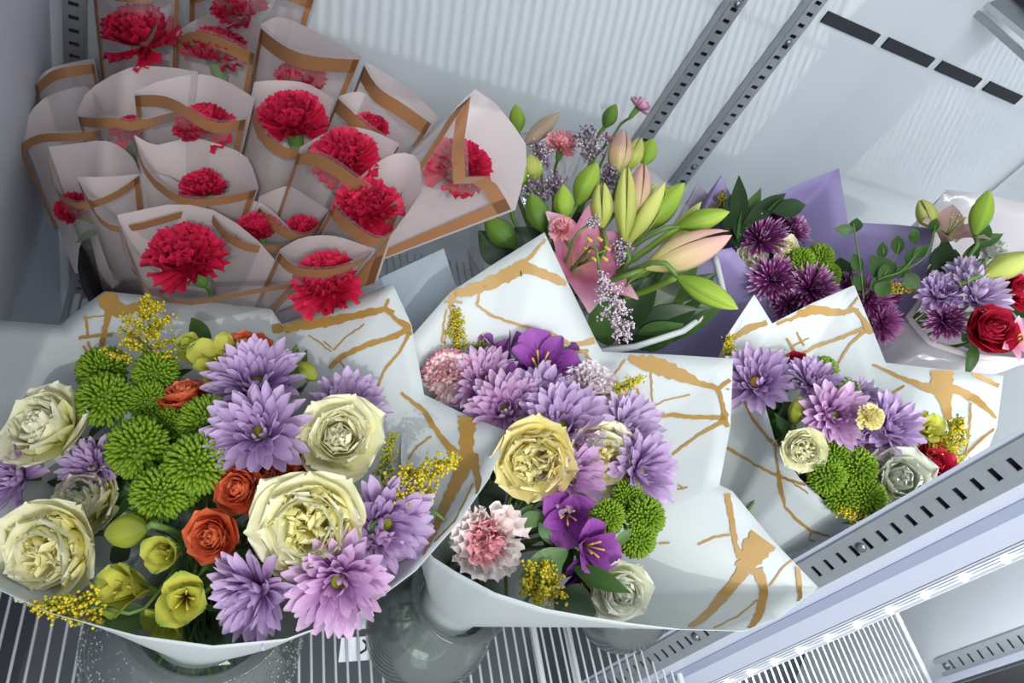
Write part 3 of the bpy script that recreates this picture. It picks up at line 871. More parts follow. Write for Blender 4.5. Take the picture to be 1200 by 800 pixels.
# ------------------------------------------------------------------ wrapping paper
CREASE = random.Random(3)
def wrap_surface(rim, neck, nr, sub=6, ns=12, belly=0.02, zlow=None):
    """rim: pixel points with distance, once around; a cone of paper is drawn from the vase neck up to it"""
    pts = [at(*p) for p in rim]
    C = Vector(neck)
    n = len(pts)
    angs = [math.atan2(p.y - C.y, p.x - C.x) for p in pts]
    # walk in the direction the rim turns, keep the angles increasing
    turn = 0
    for i in range(n):
        dlt = (angs[(i + 1) % n] - angs[i] + PI) % (2 * PI) - PI
        turn += dlt
    sgn = 1 if turn > 0 else -1
    A = [angs[0]]
    for i in range(1, n):
        dlt = (angs[i] - A[-1] + PI) % (2 * PI) - PI
        A.append(A[-1] + (dlt if dlt * sgn > 0.03 else 0.03 * sgn))
    tot = A[-1] - A[0]
    if abs(tot) > 2 * PI - 0.05:
        A = [A[0] + (x - A[0]) * (2 * PI - 0.1) / abs(tot) for x in A]
    A.append(A[0] + 2 * PI * sgn)
    loop, la = [], []
    for i in range(n):
        p, q = pts[i], pts[(i + 1) % n]
        for k in range(sub):
            t = k / sub
            loop.append(p.lerp(q, t)); la.append(A[i] + (A[i + 1] - A[i]) * t)
    m = len(loop)
    vs = []
    for j in range(ns + 1):
        s = j / ns
        for i in range(m):
            b_ = C + Vector((nr * cos(la[i]), nr * sin(la[i]), 0))
            o = loop[i]
            c = b_.lerp(o, 0.5) + Vector((cos(la[i]), sin(la[i]), -0.6)) * belly
            vs.append(b_ * (1 - s) ** 2 + c * 2 * s * (1 - s) + o * s * s)
    fs = []
    for j in range(ns):
        for i in range(m):
            fs.append((j * m + i, j * m + (i + 1) % m, (j + 1) * m + (i + 1) % m, (j + 1) * m + i))
    return vs, fs, m
def paper_wrap(name, label, rim, neck, nr, mat, veins=(), sub=6, belly=0.02, vein_mat=None, group=None, tail=None, cat='wrapping', hem=None):
    vs, fs, m = wrap_surface(rim, neck, nr, sub, 12, belly)
    if tail:                               # gather below the neck down into the vase or to the shelf
        n0 = len(vs)
        C, T = Vector(neck), Vector(tail)
        for j in (1, 2):
            for i in range(m):
                p = vs[i]
                q = T + (p - C) * (1.0 - 0.15 * j)
                vs.append(p.lerp(q, j / 2))
        for i in range(m):
            k = (i + 1) % m
            fs.append((n0 + i, n0 + k, k, i))
            fs.append((n0 + m + i, n0 + m + k, n0 + k, n0 + i))
    root = empty(name, TR(*(tail or neck)))
    tag(root, label, cat, group)
    inv = root.matrix_basis.inverted()
    o = obj('sheet', mesh([inv @ v for v in vs], fs, None, True), mat, root)
    md = o.modifiers.new('thick', 'SOLIDIFY'); md.thickness = 0.0004
    tree = BVHTree.FromPolygons([tuple(v) for v in vs], fs)
    eye = Vector((0, 0, CAMH))
    rnd = random.Random(5)
    def hit(x, y):
        d = (at(x, y, 1.0) - eye).normalized()
        loc, nor, idx, dist = tree.ray_cast(eye, d)
        return (loc, d, dist, idx) if loc else None
    for line in veins:
        pts = line
        mv, mf = [], []
        prev = None
        acc = []
        for i in range(len(pts) - 1):
            (x0, y0, w0), (x1, y1, w1) = pts[i], pts[i + 1]
            L = math.hypot(x1 - x0, y1 - y0)
            k = max(2, int(L / 4))
            for t in range(k + (1 if i == len(pts) - 2 else 0)):
                f = t / k
                x, y = x0 + (x1 - x0) * f, y0 + (y1 - y0) * f
                w = (w0 + (w1 - w0) * f) * rnd.uniform(0.82, 1.2)
                nx, ny = -(y1 - y0) / L, (x1 - x0) / L
                j = rnd.uniform(-0.6, 0.6)
                acc.append((x + nx * j, y + ny * j, nx, ny, w))
        strips = []
        for a_ in acc:
            x, y, nx, ny, w = a_
            row = []
            for s in (-0.5, -0.17, 0.17, 0.5):
                h = hit(x + nx * w * s, y + ny * w * s)
                row.append(h)
            strips.append(row)
        for i, row in enumerate(strips):
            good = [h for h in row if h]
            if len(good) < 2:
                prev = None
                continue
            md_ = sorted(h[2] for h in good)[len(good) // 2]
            good = [h for h in good if abs(h[2] - md_) < 0.02]
            row = [h if (h and abs(h[2] - md_) < 0.02) else None for h in row]
            for q in range(4):
                if row[q] is None:
                    row[q] = next((row[q + e] for e in (-1, 1, -2, 2, -3, 3) if 0 <= q + e < 4 and row[q + e]), good[0])
            strips[i] = row
            n0 = len(mv)
            for h in row:
                mv.append(h[0] - h[1] * 0.0011)
            if prev is not None and abs(strips[i][0][2] - strips[i - 1][0][2]) < 0.02:
                for q in range(3):
                    mf.append((prev + q, prev + q + 1, n0 + q + 1, n0 + q))
            prev = n0
        if mf:
            obj('gold_vein', mesh([inv @ v for v in mv], mf, None, True), vein_mat or M_print, root)
    if hem:                                # a coloured band that runs along the free edge
        hr, col_, (i0, i1) = hem
        ns = 12
        line = [inv @ vs[ns * m + i] for i in range(i0 * sub, i1 * sub + 1)]
        nrm_ = [(p - inv @ vs[(ns - 1) * m + i]).normalized() for p, i in zip(line, range(i0 * sub, i1 * sub + 1))]
        mb = MB().tube(line, hr, 7)
        obj('edge_band', mb.me(), col_, root)
    return root
#PART2
# ------------------------------------------------------------------ vases
def vase(label, x, y, br, nr, h, rim, water=0.5, drops=0):
    root = empty('glass_vase', TR(x, y, 0.0))
    tag(root, label, 'vase', 'bubble vases on the wire shelf')
    pr = []
    for k in range(13):
        t = k / 12
        z = h * t
        r = br * math.sqrt(max(0, 1 - ((t - 0.42) / 0.60) ** 2))
        if t > 0.78:
            f = (t - 0.78) / 0.22
            r = r * (1 - f) + nr * f
        pr.append((max(r, br * 0.45), z))
    pr += [(rim, h * 1.10), (rim + 0.001, h * 1.12), (rim - 0.001, h * 1.125), (nr - 0.002, h * 1.02)]
    pr += [(r - 0.0022, max(0.004, z)) for r, z in pr[11::-1]]
    pr += [(0.0, 0.004)]
    pr = [(0.0, 0.0005)] + pr
    obj('glass_body', MB().lathe(pr, 40).me(), M_glass, root)
    wp = [(0.0, 0.0045)]
    for k in range(9):
        t = 0.03 + (water - 0.03) * k / 8
        r = br * math.sqrt(max(0, 1 - ((t - 0.42) / 0.60) ** 2)) - 0.003
        wp.append((max(r, br * 0.45 - 0.003), max(0.0046, h * t)))
    wp.append((0.0, h * water))
    obj('water', MB().lathe(wp, 32).me(), M_water, root)
    if drops:
        mb = MB()
        for k in range(drops):
            a = random.uniform(PI * 0.85, PI * 2.1); t = random.uniform(0.3, 0.86)
            r = br * math.sqrt(max(0, 1 - ((t - 0.42) / 0.60) ** 2))
            if t > 0.78: r = r * (1 - (t - .78) / .22) + nr * (t - .78) / .22
            mb.blob((r * cos(a), r * sin(a), h * t), random.uniform(0.0004, 0.0011))
        obj('water_drops', mb.me(), M_drop, root)['kind'] = 'stuff'
    return root
vase('largest round glass vase, beaded with drops, at the lower left', 0.045, 0.182, 0.078, 0.048, 0.125, 0.056, 0.5, 900)
vase('round clear glass vase under the middle bouquet, between two white wraps', 0.235, 0.185, 0.055, 0.034, 0.115, 0.042, 0.6)
vase('glass vase foot just showing beneath the white rose of the middle bouquet', 0.45, 0.195, 0.045, 0.032, 0.10, 0.040, 0.6)

# ------------------------------------------------------------------ the three white and gold wraps
def V(w, *pts):
    """a vein: width(s) and pixel points"""
    n = len(pts)
    ws = w if isinstance(w, (tuple, list)) else [w] * n
    return [(p[0], p[1], ws[min(i, len(ws) - 1)]) for i, p in enumerate(pts)]
veins_l = [
    V((9, 13, 12, 9, 7, 6), (319, 385), (340, 382), (376, 378), (412, 371), (451, 362), (462, 366)), V(4, (451, 362), (455, 350)),
    V((4, 5, 10, 16, 8), (451, 362), (466, 375), (478, 383), (484, 387), (487, 396)),
    V((9, 6, 6, 6, 5), (481, 385), (460, 395), (430, 404), (400, 418), (386, 431)), V((5, 3, 3, 2), (481, 388), (469, 412), (451, 433), (442, 454)),
    V((3, 6, 7, 9), (470, 460), (496, 481), (520, 517), (535, 532)), V(2, (506, 511), (490, 522), (478, 538)),
    V((20, 17, 18, 11, 5, 3), (548, 487), (547, 515), (547, 538), (519, 598), (503, 635), (496, 650)),
    V((10, 8, 6, 5), (554, 532), (560, 560), (560, 579), (555, 602)), V(2, (555, 566), (532, 611), (509, 634)),
    V(1.6, (379, 400), (391, 410), (403, 397), (427, 380)), V(1.6, (397, 421), (415, 448)), V(1.6, (362, 392), (388, 412)),
    V((24, 22, 16), (124, 338), (127, 352), (131, 366)), V((18, 14, 10, 4, 3), (124, 362), (150, 364), (166, 356), (180, 351), (206, 353)),
    V((3, 3, 2), (206, 353), (240, 352), (310, 361)),
    V((8, 6, 6), (128, 364), (122, 388), (117, 416)), V(4, (92, 396), (112, 393), (132, 392)), V(3, (100, 370), (103, 394)), V(1.5, (98, 372), (123, 370)),
    V(3, (97, 405), (106, 416)), V(3, (103, 400), (109, 417)),
]
paper_wrap('paper_wrap', 'white paper wrap with gold cracks around the large left bouquet', [
    (-70, 375, .56), (0, 375, .575), (70, 381, .585), (88, 366, .59), (122, 341, .60), (200, 349, .60), (318, 362, .60), (330, 380, .595), (392, 358, .59), (460, 332, .58),
    (482, 380, .565), (497, 462, .55), (548, 487, .54), (597, 506, .52), (573, 560, .485), (540, 608, .455), (487, 668, .425), (420, 718, .408), (335, 748, .395), (250, 756, .39),
    (160, 744, .392), (60, 718, .40), (0, 691, .405), (-70, 655, .415), (-130, 560, .46), (-130, 450, .52)],
    (0.045, 0.183, 0.14), 0.041, M_paper, veins_l, belly=0.006, group='white and gold paper wraps', tail=(0.045, 0.187, 0.07))
veins_m = [
    V((6, 12, 15, 17, 13, 10, 9, 8), (532, 342), (546, 342), (577, 331), (611, 313), (625, 316), (642, 323), (656, 329), (668, 333)), V((12, 5, 4), (533, 340), (530, 352), (527, 362)),
    V((6, 4, 3), (611, 311), (625, 297), (640, 280)), V((4, 3, 3), (573, 331), (562, 344), (559, 357)), V((3, 3, 3, 3, 4), (559, 357), (577, 370), (600, 378), (630, 386), (648, 391)),
    V((4, 5, 6, 7), (648, 391), (670, 404), (684, 402), (697, 399)), V((4, 3, 3), (670, 405), (686, 413), (702, 437)), V(4, (660, 425), (676, 413), (690, 411)),
    V(2.5, (521, 353), (542, 354)), V(2, (523, 362), (520, 380), (518, 402)), V(2, (530, 362), (525, 384), (521, 402)),
    V((10, 18, 20, 15, 7, 5, 4), (738, 417), (756, 424), (780, 432), (800, 440), (820, 449), (843, 455), (859, 442)), V((5, 4, 6, 13, 8), (841, 455), (846, 470), (849, 482), (850, 490), (854, 500)),
    V((5, 5, 5, 4, 4), (850, 489), (812, 489), (790, 486), (774, 487), (749, 495)), V((5, 3, 3, 3, 2), (848, 493), (816, 511), (787, 533), (762, 541), (752, 531)),
    V(4, (746, 455), (749, 470), (751, 488)), V(2, (763, 436), (765, 486), (771, 538)), V(1.7, (749, 486), (778, 470), (809, 462)), V(2.4, (714, 448), (733, 421)), V(1.6, (851, 456), (859, 455)),
    V((7, 6, 6, 9), (852, 578), (858, 610), (862, 636), (868, 654)), V((34, 28, 22), (895, 631), (884, 646), (872, 668)), V((15, 12, 9, 5), (872, 668), (850, 696), (828, 720), (808, 735)),
    V((12, 9, 9, 12), (888, 666), (896, 692), (890, 718), (882, 737)), V(2.6, (818, 638), (836, 630), (856, 626)), V(2.2, (902, 686), (915, 668), (928, 656)), V(1.6, (836, 735), (864, 722), (888, 702)),
    V((5, 6, 6), (934, 655), (937, 684), (938, 708)), V(2, (772, 637), (785, 636)), V(2, (788, 574), (806, 571)), V(1.6, (795, 568), (802, 573)),
    V(1.8, (536, 690), (560, 702), (585, 710)), V(1.8, (560, 706), (572, 704), (580, 712)), V(2.4, (610, 712), (640, 716), (660, 723)), V(1.6, (548, 700), (556, 708)),
]
paper_wrap('paper_wrap', 'white paper wrap with gold cracks around the middle bouquet', [
    (472, 470, .555), (484, 392, .585), (528, 342, .595), (585, 305, .60), (638, 272, .60), (668, 336, .605), (699, 400, .61), (706, 412, .615), (780, 415, .61), (859, 420, .605),
    (856, 500, .59), (843, 568, .575), (858, 575, .572), (905, 632, .56), (959, 688, .55), (915, 722, .51), (872, 739, .48), (800, 737, .445), (740, 730, .42), (690, 722, .42),
    (640, 713, .422), (580, 694, .43), (535, 670, .445), (507, 652, .46), (484, 610, .495), (470, 540, .53)],
    (0.235, 0.186, 0.128), 0.028, M_paper, veins_m, belly=0.004, group='white and gold paper wraps', tail=(0.235, 0.186, 0.07))
veins_r = [
    V((5, 8, 6), (858, 396), (880, 384), (899, 378)), V((10, 13, 12, 9, 6, 7, 5), (909, 377), (936, 365), (960, 363), (975, 366), (988, 366), (1000, 363), (1006, 363)), V(2.4, (996, 361), (1008, 345)),
    V((4, 5, 10, 6), (1004, 363), (1012, 374), (1016, 383), (1021, 391)), V((5, 4, 4, 3), (1012, 385), (980, 398), (955, 406), (938, 416)), V((4, 3, 2.5), (1016, 386), (996, 404), (980, 430)),
    V(2.6, (922, 396), (934, 416)), V(2.2, (934, 389), (942, 405)), V(1.8, (930, 405), (948, 396)),
    V((3, 5, 8, 12, 10, 8, 6, 3), (1022, 427), (1056, 442), (1080, 452), (1096, 457), (1120, 456), (1144, 468), (1158, 480), (1168, 490)), V((27, 24, 20, 12, 9), (1104, 434), (1104, 446), (1106, 460), (1109, 476), (1112, 492)),
    V(5, (1140, 437), (1156, 445), (1171, 452)), V(2.2, (1060, 452), (1047, 460), (1036, 470)), V(2.2, (1138, 472), (1137, 495), (1135, 514), (1128, 540)), V((3, 4, 3, 3), (1166, 502), (1150, 515), (1136, 528), (1116, 550)),
    V((3, 3, 4, 6, 5), (865, 453), (880, 488), (900, 514), (915, 526), (932, 547)), V((4, 3, 3, 3), (852, 524), (884, 544), (912, 558), (948, 570)), V((2.5, 3, 6, 3, 4, 3, 2), (908, 524), (912, 550), (914, 568), (920, 594), (934, 610), (950, 622), (980, 630)),
    V(1.8, (912, 556), (930, 566), (947, 578)), V(2, (950, 622), (948, 632), (955, 634)),
]
paper_wrap('paper_wrap', 'white paper wrap with gold cracks around the right bouquet behind the front strip', [
    (846, 440, .635), (853, 392, .65), (884, 345, .655), (905, 379, .655), (950, 356, .66), (1001, 334, .66), (1020, 380, .66), (1038, 425, .66), (1100, 432, .66), (1176, 440, .65),
    (1168, 500, .64), (1150, 545, .63), (1105, 600, .62), (1055, 632, .60), (1008, 613, .575), (968, 588, .57), (937, 560, .575), (908, 515, .59), (893, 462, .615), (863, 449, .64)],
    (0.45, 0.197, 0.115), 0.026, M_paper, veins_r, belly=0.008, group='white and gold paper wraps', tail=(0.45, 0.196, 0.07))

# ------------------------------------------------------------------ left bouquet
f = flower
f('left', 'rose', 'big cream garden rose with a yellow heart, at the left edge of the left bouquet', 58, 645, 66, (-.05, -.05), quarter=True, inner='cream_in')
f('left', 'rose', 'largest open cream rose with a swirled heart, lower centre of the left bouquet', 362, 615, 75, (.02, -.02), dd=-.012, quarter=True, inner='cream_in')
f('left', 'rose', 'cream rose above the largest rose, right of the tall lilac chrysanthemums', 398, 512, 56, (.25, -.25), inner='cream', n=30)
f('left', 'rose', 'cream rose seen from its side in the dim far left, beside the green buttons', 56, 500, 60, (-.25, -.45), inner='cream', n=30)
f('left', 'rose', 'pale cream rose half hidden behind the big rose at the left edge', 102, 588, 50, (-.2, -.5), dd=.035, inner='cream', n=28)
for lab, x, y, r, fc, dd in (
    ('orange spray rose touching the left side of the largest cream rose', 280, 572, 35, (-.1, -.25), 0),
    ('round orange spray rose beside the lilac petals, lowest of the orange ones', 248, 628, 36, (-.05, -.1), 0),
    ('orange spray rose tucked between two cream roses, rightmost of the orange ones', 345, 546, 30, (.15, -.4), .012),
    ('orange spray rose peeping out below the tall lilac chrysanthemum', 314, 556, 27, (0, -.3), .014),
    ('orange spray rose lying along the back of the wrap behind yellow-green blooms', 285, 410, 34, (.1, -.75), .02),
    ('pointed orange spray rose seen from the side above the green buttons', 216, 463, 31, (-.1, -.9), .01)):
    f('left', 'spray', lab, x, y, r, fc, dd, mat='orange', n=30, ruffle=.012)
for lab, x, y, r, fc, dd in (
    ('green button mum at the upper left corner of the green cluster', 119, 433, 32, (-.1, -.45), .012),
    ('green button mum under the upper left one, touching the dim cream rose', 121, 467, 34, (-.1, -.3), 0),
    ('green button mum under the goldenrod, top right of the green cluster', 181, 437, 29, (0, -.4), .012),
    ('small shaded green button mum below the top right one of the cluster', 173, 469, 25, (0, -.2), .01),
    ('round green button mum facing out, left of the middle of the cluster', 160, 525, 39, (-.05, -.1), 0),
    ('green button mum beside the open lilac chrysanthemum', 240, 493, 33, (.05, -.25), 0),
    ('large green button mum in the middle of the lower green cluster', 228, 544, 39, (.02, -.1), -.008),
    ('lowest green button mum, above the yellow-green alstroemeria', 185, 580, 35, (0, -.05), -.004),
    ('green button mum filling the gap low in the green cluster', 208, 570, 30, (0, 0), .008),
    ('shaded green button mum at the back of the gap between three others', 197, 497, 25, (0, -.2), .02)):
    f('left', 'button', lab, x, y, r, fc, dd)
f('left', 'daisy', 'open lilac chrysanthemum with a green eye, centre of the left bouquet', 303, 506, 58, (.05, -.42), -.012)
f('left', 'daisy', 'lilac chrysanthemum rising behind the open one with the green eye', 300, 447, 56, (.1, -.62), .012)
f('left', 'daisy', 'lilac chrysanthemum behind the upper cream rose, against the paper', 408, 478, 46, (.3, -.6), .03)
f('left', 'daisy', 'dim lilac chrysanthemum at the far left between two cream roses', 18, 560, 42, (-.3, -.3), .012, mat='lilac')
f('left', 'daisy', 'dim lilac chrysanthemum showing only its petals under the dim cream rose', 108, 548, 36, (-.1, -.4), .03)
f('left', 'daisy', 'lilac chrysanthemum with a green eye in the lower right, below the largest cream rose', 396, 682, 60, (.1, .0), -.01, mat='pink_lilac')
f('left', 'daisy', 'lilac chrysanthemum turned to the lower left at the front edge of the wrap', 298, 696, 57, (-.4, .15), 0, mat='lilac')
f('left', 'daisy', 'lilac chrysanthemum on the right side of the largest cream rose', 452, 614, 58, (.45, -.15), .006, mat='lilac')
f('left', 'daisy', 'small lilac chrysanthemum between its two larger neighbours at the lower right', 428, 650, 44, (.35, .15), .012, mat='pink_lilac')
AL = [f('left', 'alstro', 'yellow-green alstroemeria cup opening towards the viewer, middle of the lower group', 193, 648, 31, (-.05, -.12), -.004, elev=80),
      f('left', 'alstro', 'yellow-green alstroemeria trumpet at the front, right of the lower group', 216, 702, 40, (.35, -.2), -.006, elev=76),
      f('left', 'alstro', 'yellow-green alstroemeria leaning left, next to the big rose at the left edge', 148, 688, 40, (-.35, -.4), .0, elev=74),
      f('left', 'alstro', 'pale yellow-green alstroemeria lying along the front rim of the wrap', 195, 730, 30, (-.3, .3), .008, elev=58, mat='alstro_g'),
      f('left', 'alstro', 'yellow-green alstroemeria with a speckled petal beside the orange rose at the back', 262, 424, 34, (.3, -.55), .01, elev=50)]
f('left', 'alstro', 'closed green alstroemeria bloom at the back, right of the goldenrod', 222, 410, 27, (0, -.7), .012, elev=86, mat='alstro_g')
bud('left', 'fat green alstroemeria bud below the pale cream rose', 174, 618, 122, 626, 40, 'alstro_g', -.01, name='alstroemeria_bud', cat='alstroemeria bud', key='abud')
bud('left', 'small green alstroemeria bud in front of the orange rose at the back', 348, 424, 372, 446, 20, 'alstro_g', .02, name='alstroemeria_bud', cat='alstroemeria bud')
plume('left', 'feathery goldenrod plume standing at the back left against the paper', 168, 428, 178, 350, 84, 520, dd=.01, fr=1.7)
plume('left', 'goldenrod tuft lying under the big rose at the lower left rim', 126, 712, 40, 710, 40, 240, dd=-.008, fr=1.7, tilt=-.004)
plume('left', 'goldenrod sprig reaching to the right tip of the left wrap', 452, 582, 536, 536, 44, 260, dd=.0, fr=1.7)
plume('left', 'short goldenrod sprig behind the right chrysanthemum of the left bouquet', 500, 594, 478, 548, 36, 160, dd=.012, fr=1.6)
plume('left', 'thin greenish goldenrod twig right of the upper cream rose', 448, 560, 460, 508, 22, 110, dd=.02, fr=1.5, mat=M_golddim)
LF = AL[4]
leaf_on(LF, 246, 412, 220, 363, 22, .53, .555)
leaf_on(LF, 338, 452, 362, 405, 18, .55, .57)
leaf_on(LF, 352, 462, 385, 438, 16, .56, .57)
leaf_on(LF, 330, 470, 400, 452, 22, .56, .565)
leaf_on(AL[0], 262, 672, 250, 642, 28, .425, .43, 'leaf', True)
leaf_on(AL[0], 280, 690, 262, 668, 26, .43, .43, 'leaf_d', True)
leaf_on(AL[2], 180, 725, 112, 722, 34, .425, .415, 'leaf_m', True)
leaf_on(AL[2], 190, 610, 240, 600, 40, .45, .46, 'leaf_d', True)
leaf_on(AL[1], 262, 668, 300, 676, 26, .43, .44, 'leaf', True)
leaf_on(AL[1], 150, 655, 130, 640, 26, .45, .45, 'leaf_d', True)

# ------------------------------------------------------------------ middle bouquet
f('middle', 'carn', 'white carnation with pink petal edges at the upper left of the middle bouquet', 526, 440, 35, (-.15, -.3), 0, mat='blushrim', n=40)
f('middle', 'carn', 'pale pink and white carnation at the upper right of the middle bouquet', 694, 452, 34, (.2, -.5), .01, mat='palepink', n=36)
f('middle', 'carn', 'large blush carnation with a deeper pink heart, lower left of the middle bouquet', 572, 632, 50, (-.12, -.02), -.004, mat='blush', mat2='blush_in', n=44)
f('middle', 'rose', 'full yellow garden rose, the biggest bloom of the middle bouquet', 626, 540, 55, (-.1, 0), -.006, mat='yellow', inner='yellow', quarter=True)
f('middle', 'rose', 'pale yellow garden rose half hidden to the right of the full yellow one', 702, 535, 50, (.35, -.1), .014, mat='cream', inner='yellow', quarter=True)
f('middle', 'rose', 'greenish white rose at the front right rim of the middle bouquet', 728, 690, 42, (.12, .1), .004, mat='white', inner='white', n=26)
for lab, x, y, r, fc, dd, m in (
    ('pinkish lilac chrysanthemum beside the pink-edged carnation', 568, 446, 42, (-.1, -.55), .006, 'pink_lilac'),
    ('lilac chrysanthemum below the pink-edged carnation, against the left wrap', 556, 480, 40, (-.2, -.3), .024, 'lilac'),
    ('lilac chrysanthemum with curled rays just above the full yellow rose', 592, 480, 46, (-.05, -.35), .002, 'pink_lilac'),
    ('lilac chrysanthemum with a dark heart right of the purple alstroemeria', 634, 468, 42, (.0, -.5), .006, 'lilac'),
    ('tall lilac chrysanthemum above the gap between the two yellow roses', 658, 500, 57, (.1, -.45), .004, 'lilac'),
    ('pinkish lilac chrysanthemum squeezed between the two yellow roses', 668, 560, 44, (.15, .1), .008, 'pink_lilac'),
    ('lilac chrysanthemum behind the pale yellow rose on the right', 735, 500, 46, (.4, -.4), .02, 'lilac_pale'),
    ('lilac chrysanthemum at the right rim, above the tall green button', 752, 552, 46, (.5, -.1), .016, 'lilac')):
    f('middle', 'daisy', lab, x, y, r, fc, dd, mat=m)
PA = [f('middle', 'alstro', 'large purple alstroemeria at the top of the middle bouquet', 634, 424, 40, (.05, -.6), .004, mat='alstro_p', elev=58),
      f('middle', 'alstro', 'upright purple alstroemeria behind, at the top left of the middle bouquet', 585, 408, 34, (-.1, -.85), .02, mat='alstro_p', elev=74),
      f('middle', 'alstro', 'purple alstroemeria at the top back, next to the dark leaves', 642, 402, 36, (.2, -.8), .03, mat='alstro_p', elev=56),
      f('middle', 'alstro', 'purple alstroemeria facing right, low in the middle bouquet', 696, 642, 34, (.45, -.1), -.004, mat='alstro_p', elev=66),
      f('middle', 'alstro', 'purple alstroemeria below the two yellow roses', 666, 604, 34, (0, -.1), .006, mat='alstro_p', elev=60),
      f('middle', 'alstro', 'deep purple alstroemeria in shade at the front rim', 684, 690, 34, (.1, .3), .008, mat='alstro_d', elev=56)]
for lab, x, y, r, fc, dd in (('green button mum left of the hole in the middle bouquet', 712, 606, 23, (.1, 0), 0), ('green button mum behind the left one, under the pale yellow rose', 736, 582, 22, (.2, 0), .012),
                             ('tall green button mum against the paper at the right', 757, 606, 27, (.5, -.1), .004), ('green button mum seen from the side, below the tall one', 748, 632, 25, (.5, .2), .006),
                             ('green button mum peeping out behind the pale pink carnation', 668, 462, 16, (.1, -.5), .02)):
    f('middle', 'button', lab, x, y, r, fc, dd)
plume('middle', 'upright goldenrod spike at the upper left of the middle bouquet', 536, 415, 535, 362, 30, 240, dd=.01, fr=1.5)
plume('middle', 'goldenrod spike pointing right beside the pale pink carnation', 712, 462, 753, 442, 17, 170, dd=.008, fr=1.4)
plume('middle', 'goldenrod clump at the front rim under the grey-green leaf', 620, 698, 648, 668, 62, 420, dd=-.004, fr=1.7, taper=False)
plume('middle', 'dark green goldenrod twig between carnation and purple bloom', 556, 422, 566, 400, 26, 90, dd=.02, fr=1.3, mat=M_golddim)
leaf_on(PA[2], 655, 440, 652, 388, 20, .58, .60, 'leaf_m')
leaf_on(PA[2], 642, 436, 640, 392, 14, .58, .60)
leaf_on(PA[2], 662, 438, 664, 400, 14, .58, .60)
leaf_on(PA[3], 665, 645, 608, 678, 32, .485, .475, 'leaf_m', True)
leaf_on(PA[3], 672, 664, 738, 694, 24, .48, .455, 'leaf')
leaf_on(PA[4], 606, 612, 645, 604, 20, .50, .505, 'leaf_m')
leaf_on(PA[4], 600, 622, 626, 588, 18, .50, .51, 'leaf_m')
leaf_on(PA[4], 632, 612, 648, 640, 14, .50, .495, 'leaf_m')
leaf_on(PA[4], 590, 590, 560, 570, 40, .53, .53, 'leaf_d', True)
leaf_on(PA[4], 640, 640, 660, 610, 40, .52, .53, 'leaf_d', True)
leaf_on(PA[3], 720, 640, 742, 618, 12, .49, .49, 'leaf_m')
leaf_on(PA[5], 650, 700, 700, 720, 50, .475, .47, 'leaf_d', True)

# ------------------------------------------------------------------ right bouquet
for lab, x, y, r, fc, dd, m in (
    ('large blurred lilac chrysanthemum at the left of the right bouquet', 886, 446, 44, (-.3, -.5), .004, 'lilac'),
    ('upright lilac chrysanthemum at the top of the right bouquet', 952, 446, 32, (.0, -.7), .004, 'lilac'),
    ('lilac chrysanthemum with a yellow-green eye, centre of the right bouquet', 978, 487, 41, (-.1, -.2), -.006, 'pink_lilac'),
    ('pale lilac chrysanthemum at the back, above the yellow mum', 1008, 462, 24, (.1, -.7), .014, 'lilac_pale'),
    ('lilac chrysanthemum on the right, between the yellow mum and the white bloom', 1044, 500, 40, (.3, -.25), .004, 'lilac'),
    ('lilac chrysanthemum peeping out under the yellow mum', 1010, 520, 34, (.1, .1), .012, 'lilac')):
    f('right', 'daisy', lab, x, y, r, fc, dd, mat=m, eye=M_eye if 'eye' in lab else M_eye_y)
f('right', 'rose', 'cream garden rose at the left front of the right bouquet', 943, 526, 29, (-.15, 0), -.008, mat='cream', inner='cream', quarter=True)
f('right', 'rose', 'white ruffled bloom just above the front slotted strip', 1052, 562, 46, (-.1, -.25), .004, mat='white', inner='white', n=24, ruffle=.05)
f('right', 'redrose', 'red rose right of the white ruffled bloom', 1094, 545, 30, (0, -.3), .006, mat='redrose', n=28, ruffle=.01)
f('right', 'redrose', 'red rose half hidden by the front fold of the right wrap', 958, 576, 24, (-.2, .1), .02, mat='redrose', n=28, ruffle=.01)
f('right', 'redrose', 'bit of a red bloom at the top behind the lilac chrysanthemums', 934, 424, 16, (-.1, -.6), .02, mat='redrose', n=24, ruffle=.01)
f('right', 'rose', 'pale rose at the back left of the right bouquet, blurred', 915, 428, 24, (0, -.7), .025, mat='white', inner='white', n=24)
f('right', 'carn', 'small yellow mum between two lilac chrysanthemums', 1020, 488, 17, (.1, -.2), -.026, mat='yellow', n=40)
for lab, x, y, r, fc, dd in (('green button mum at the top left of the lower green cluster', 978, 535, 22, (0, -.1), .004), ('green button mum at the right of the lower green cluster', 1006, 548, 25, (.1, 0), 0),
                             ('green button mum at the left of the lower green cluster', 970, 558, 25, (-.1, 0), 0), ('green button mum above the slotted strip', 1018, 584, 24, (.1, .1), -.004),
                             ('green button mum at the bottom left of the lower green cluster', 990, 582, 24, (0, .1), .002),
                             ('green button mum at the back, top of the right bouquet', 966, 433, 19, (.1, -.5), .018), ('green button mum behind the centre chrysanthemum', 994, 456, 17, (.2, -.5), .016)):
    f('right', 'button', lab, x, y, r, fc, dd)
RA = f('right', 'alstro', 'yellow alstroemeria near the right corner, beside the goldenrod', 1086, 500, 22, (.2, -.4), .004, elev=70)
f('right', 'alstro', 'pale yellow alstroemeria just above the red rose', 1096, 522, 22, (.3, -.3), .008, elev=60)
bud('right', 'green and cream bud beside the centre chrysanthemum of the right bouquet', 930, 498, 938, 464, 20, 'alstro_g', .002, name='alstroemeria_bud', cat='alstroemeria bud')
plume('right', 'goldenrod plume in the right corner of the right bouquet', 1108, 538, 1126, 490, 40, 360, dd=.008, fr=1.7)
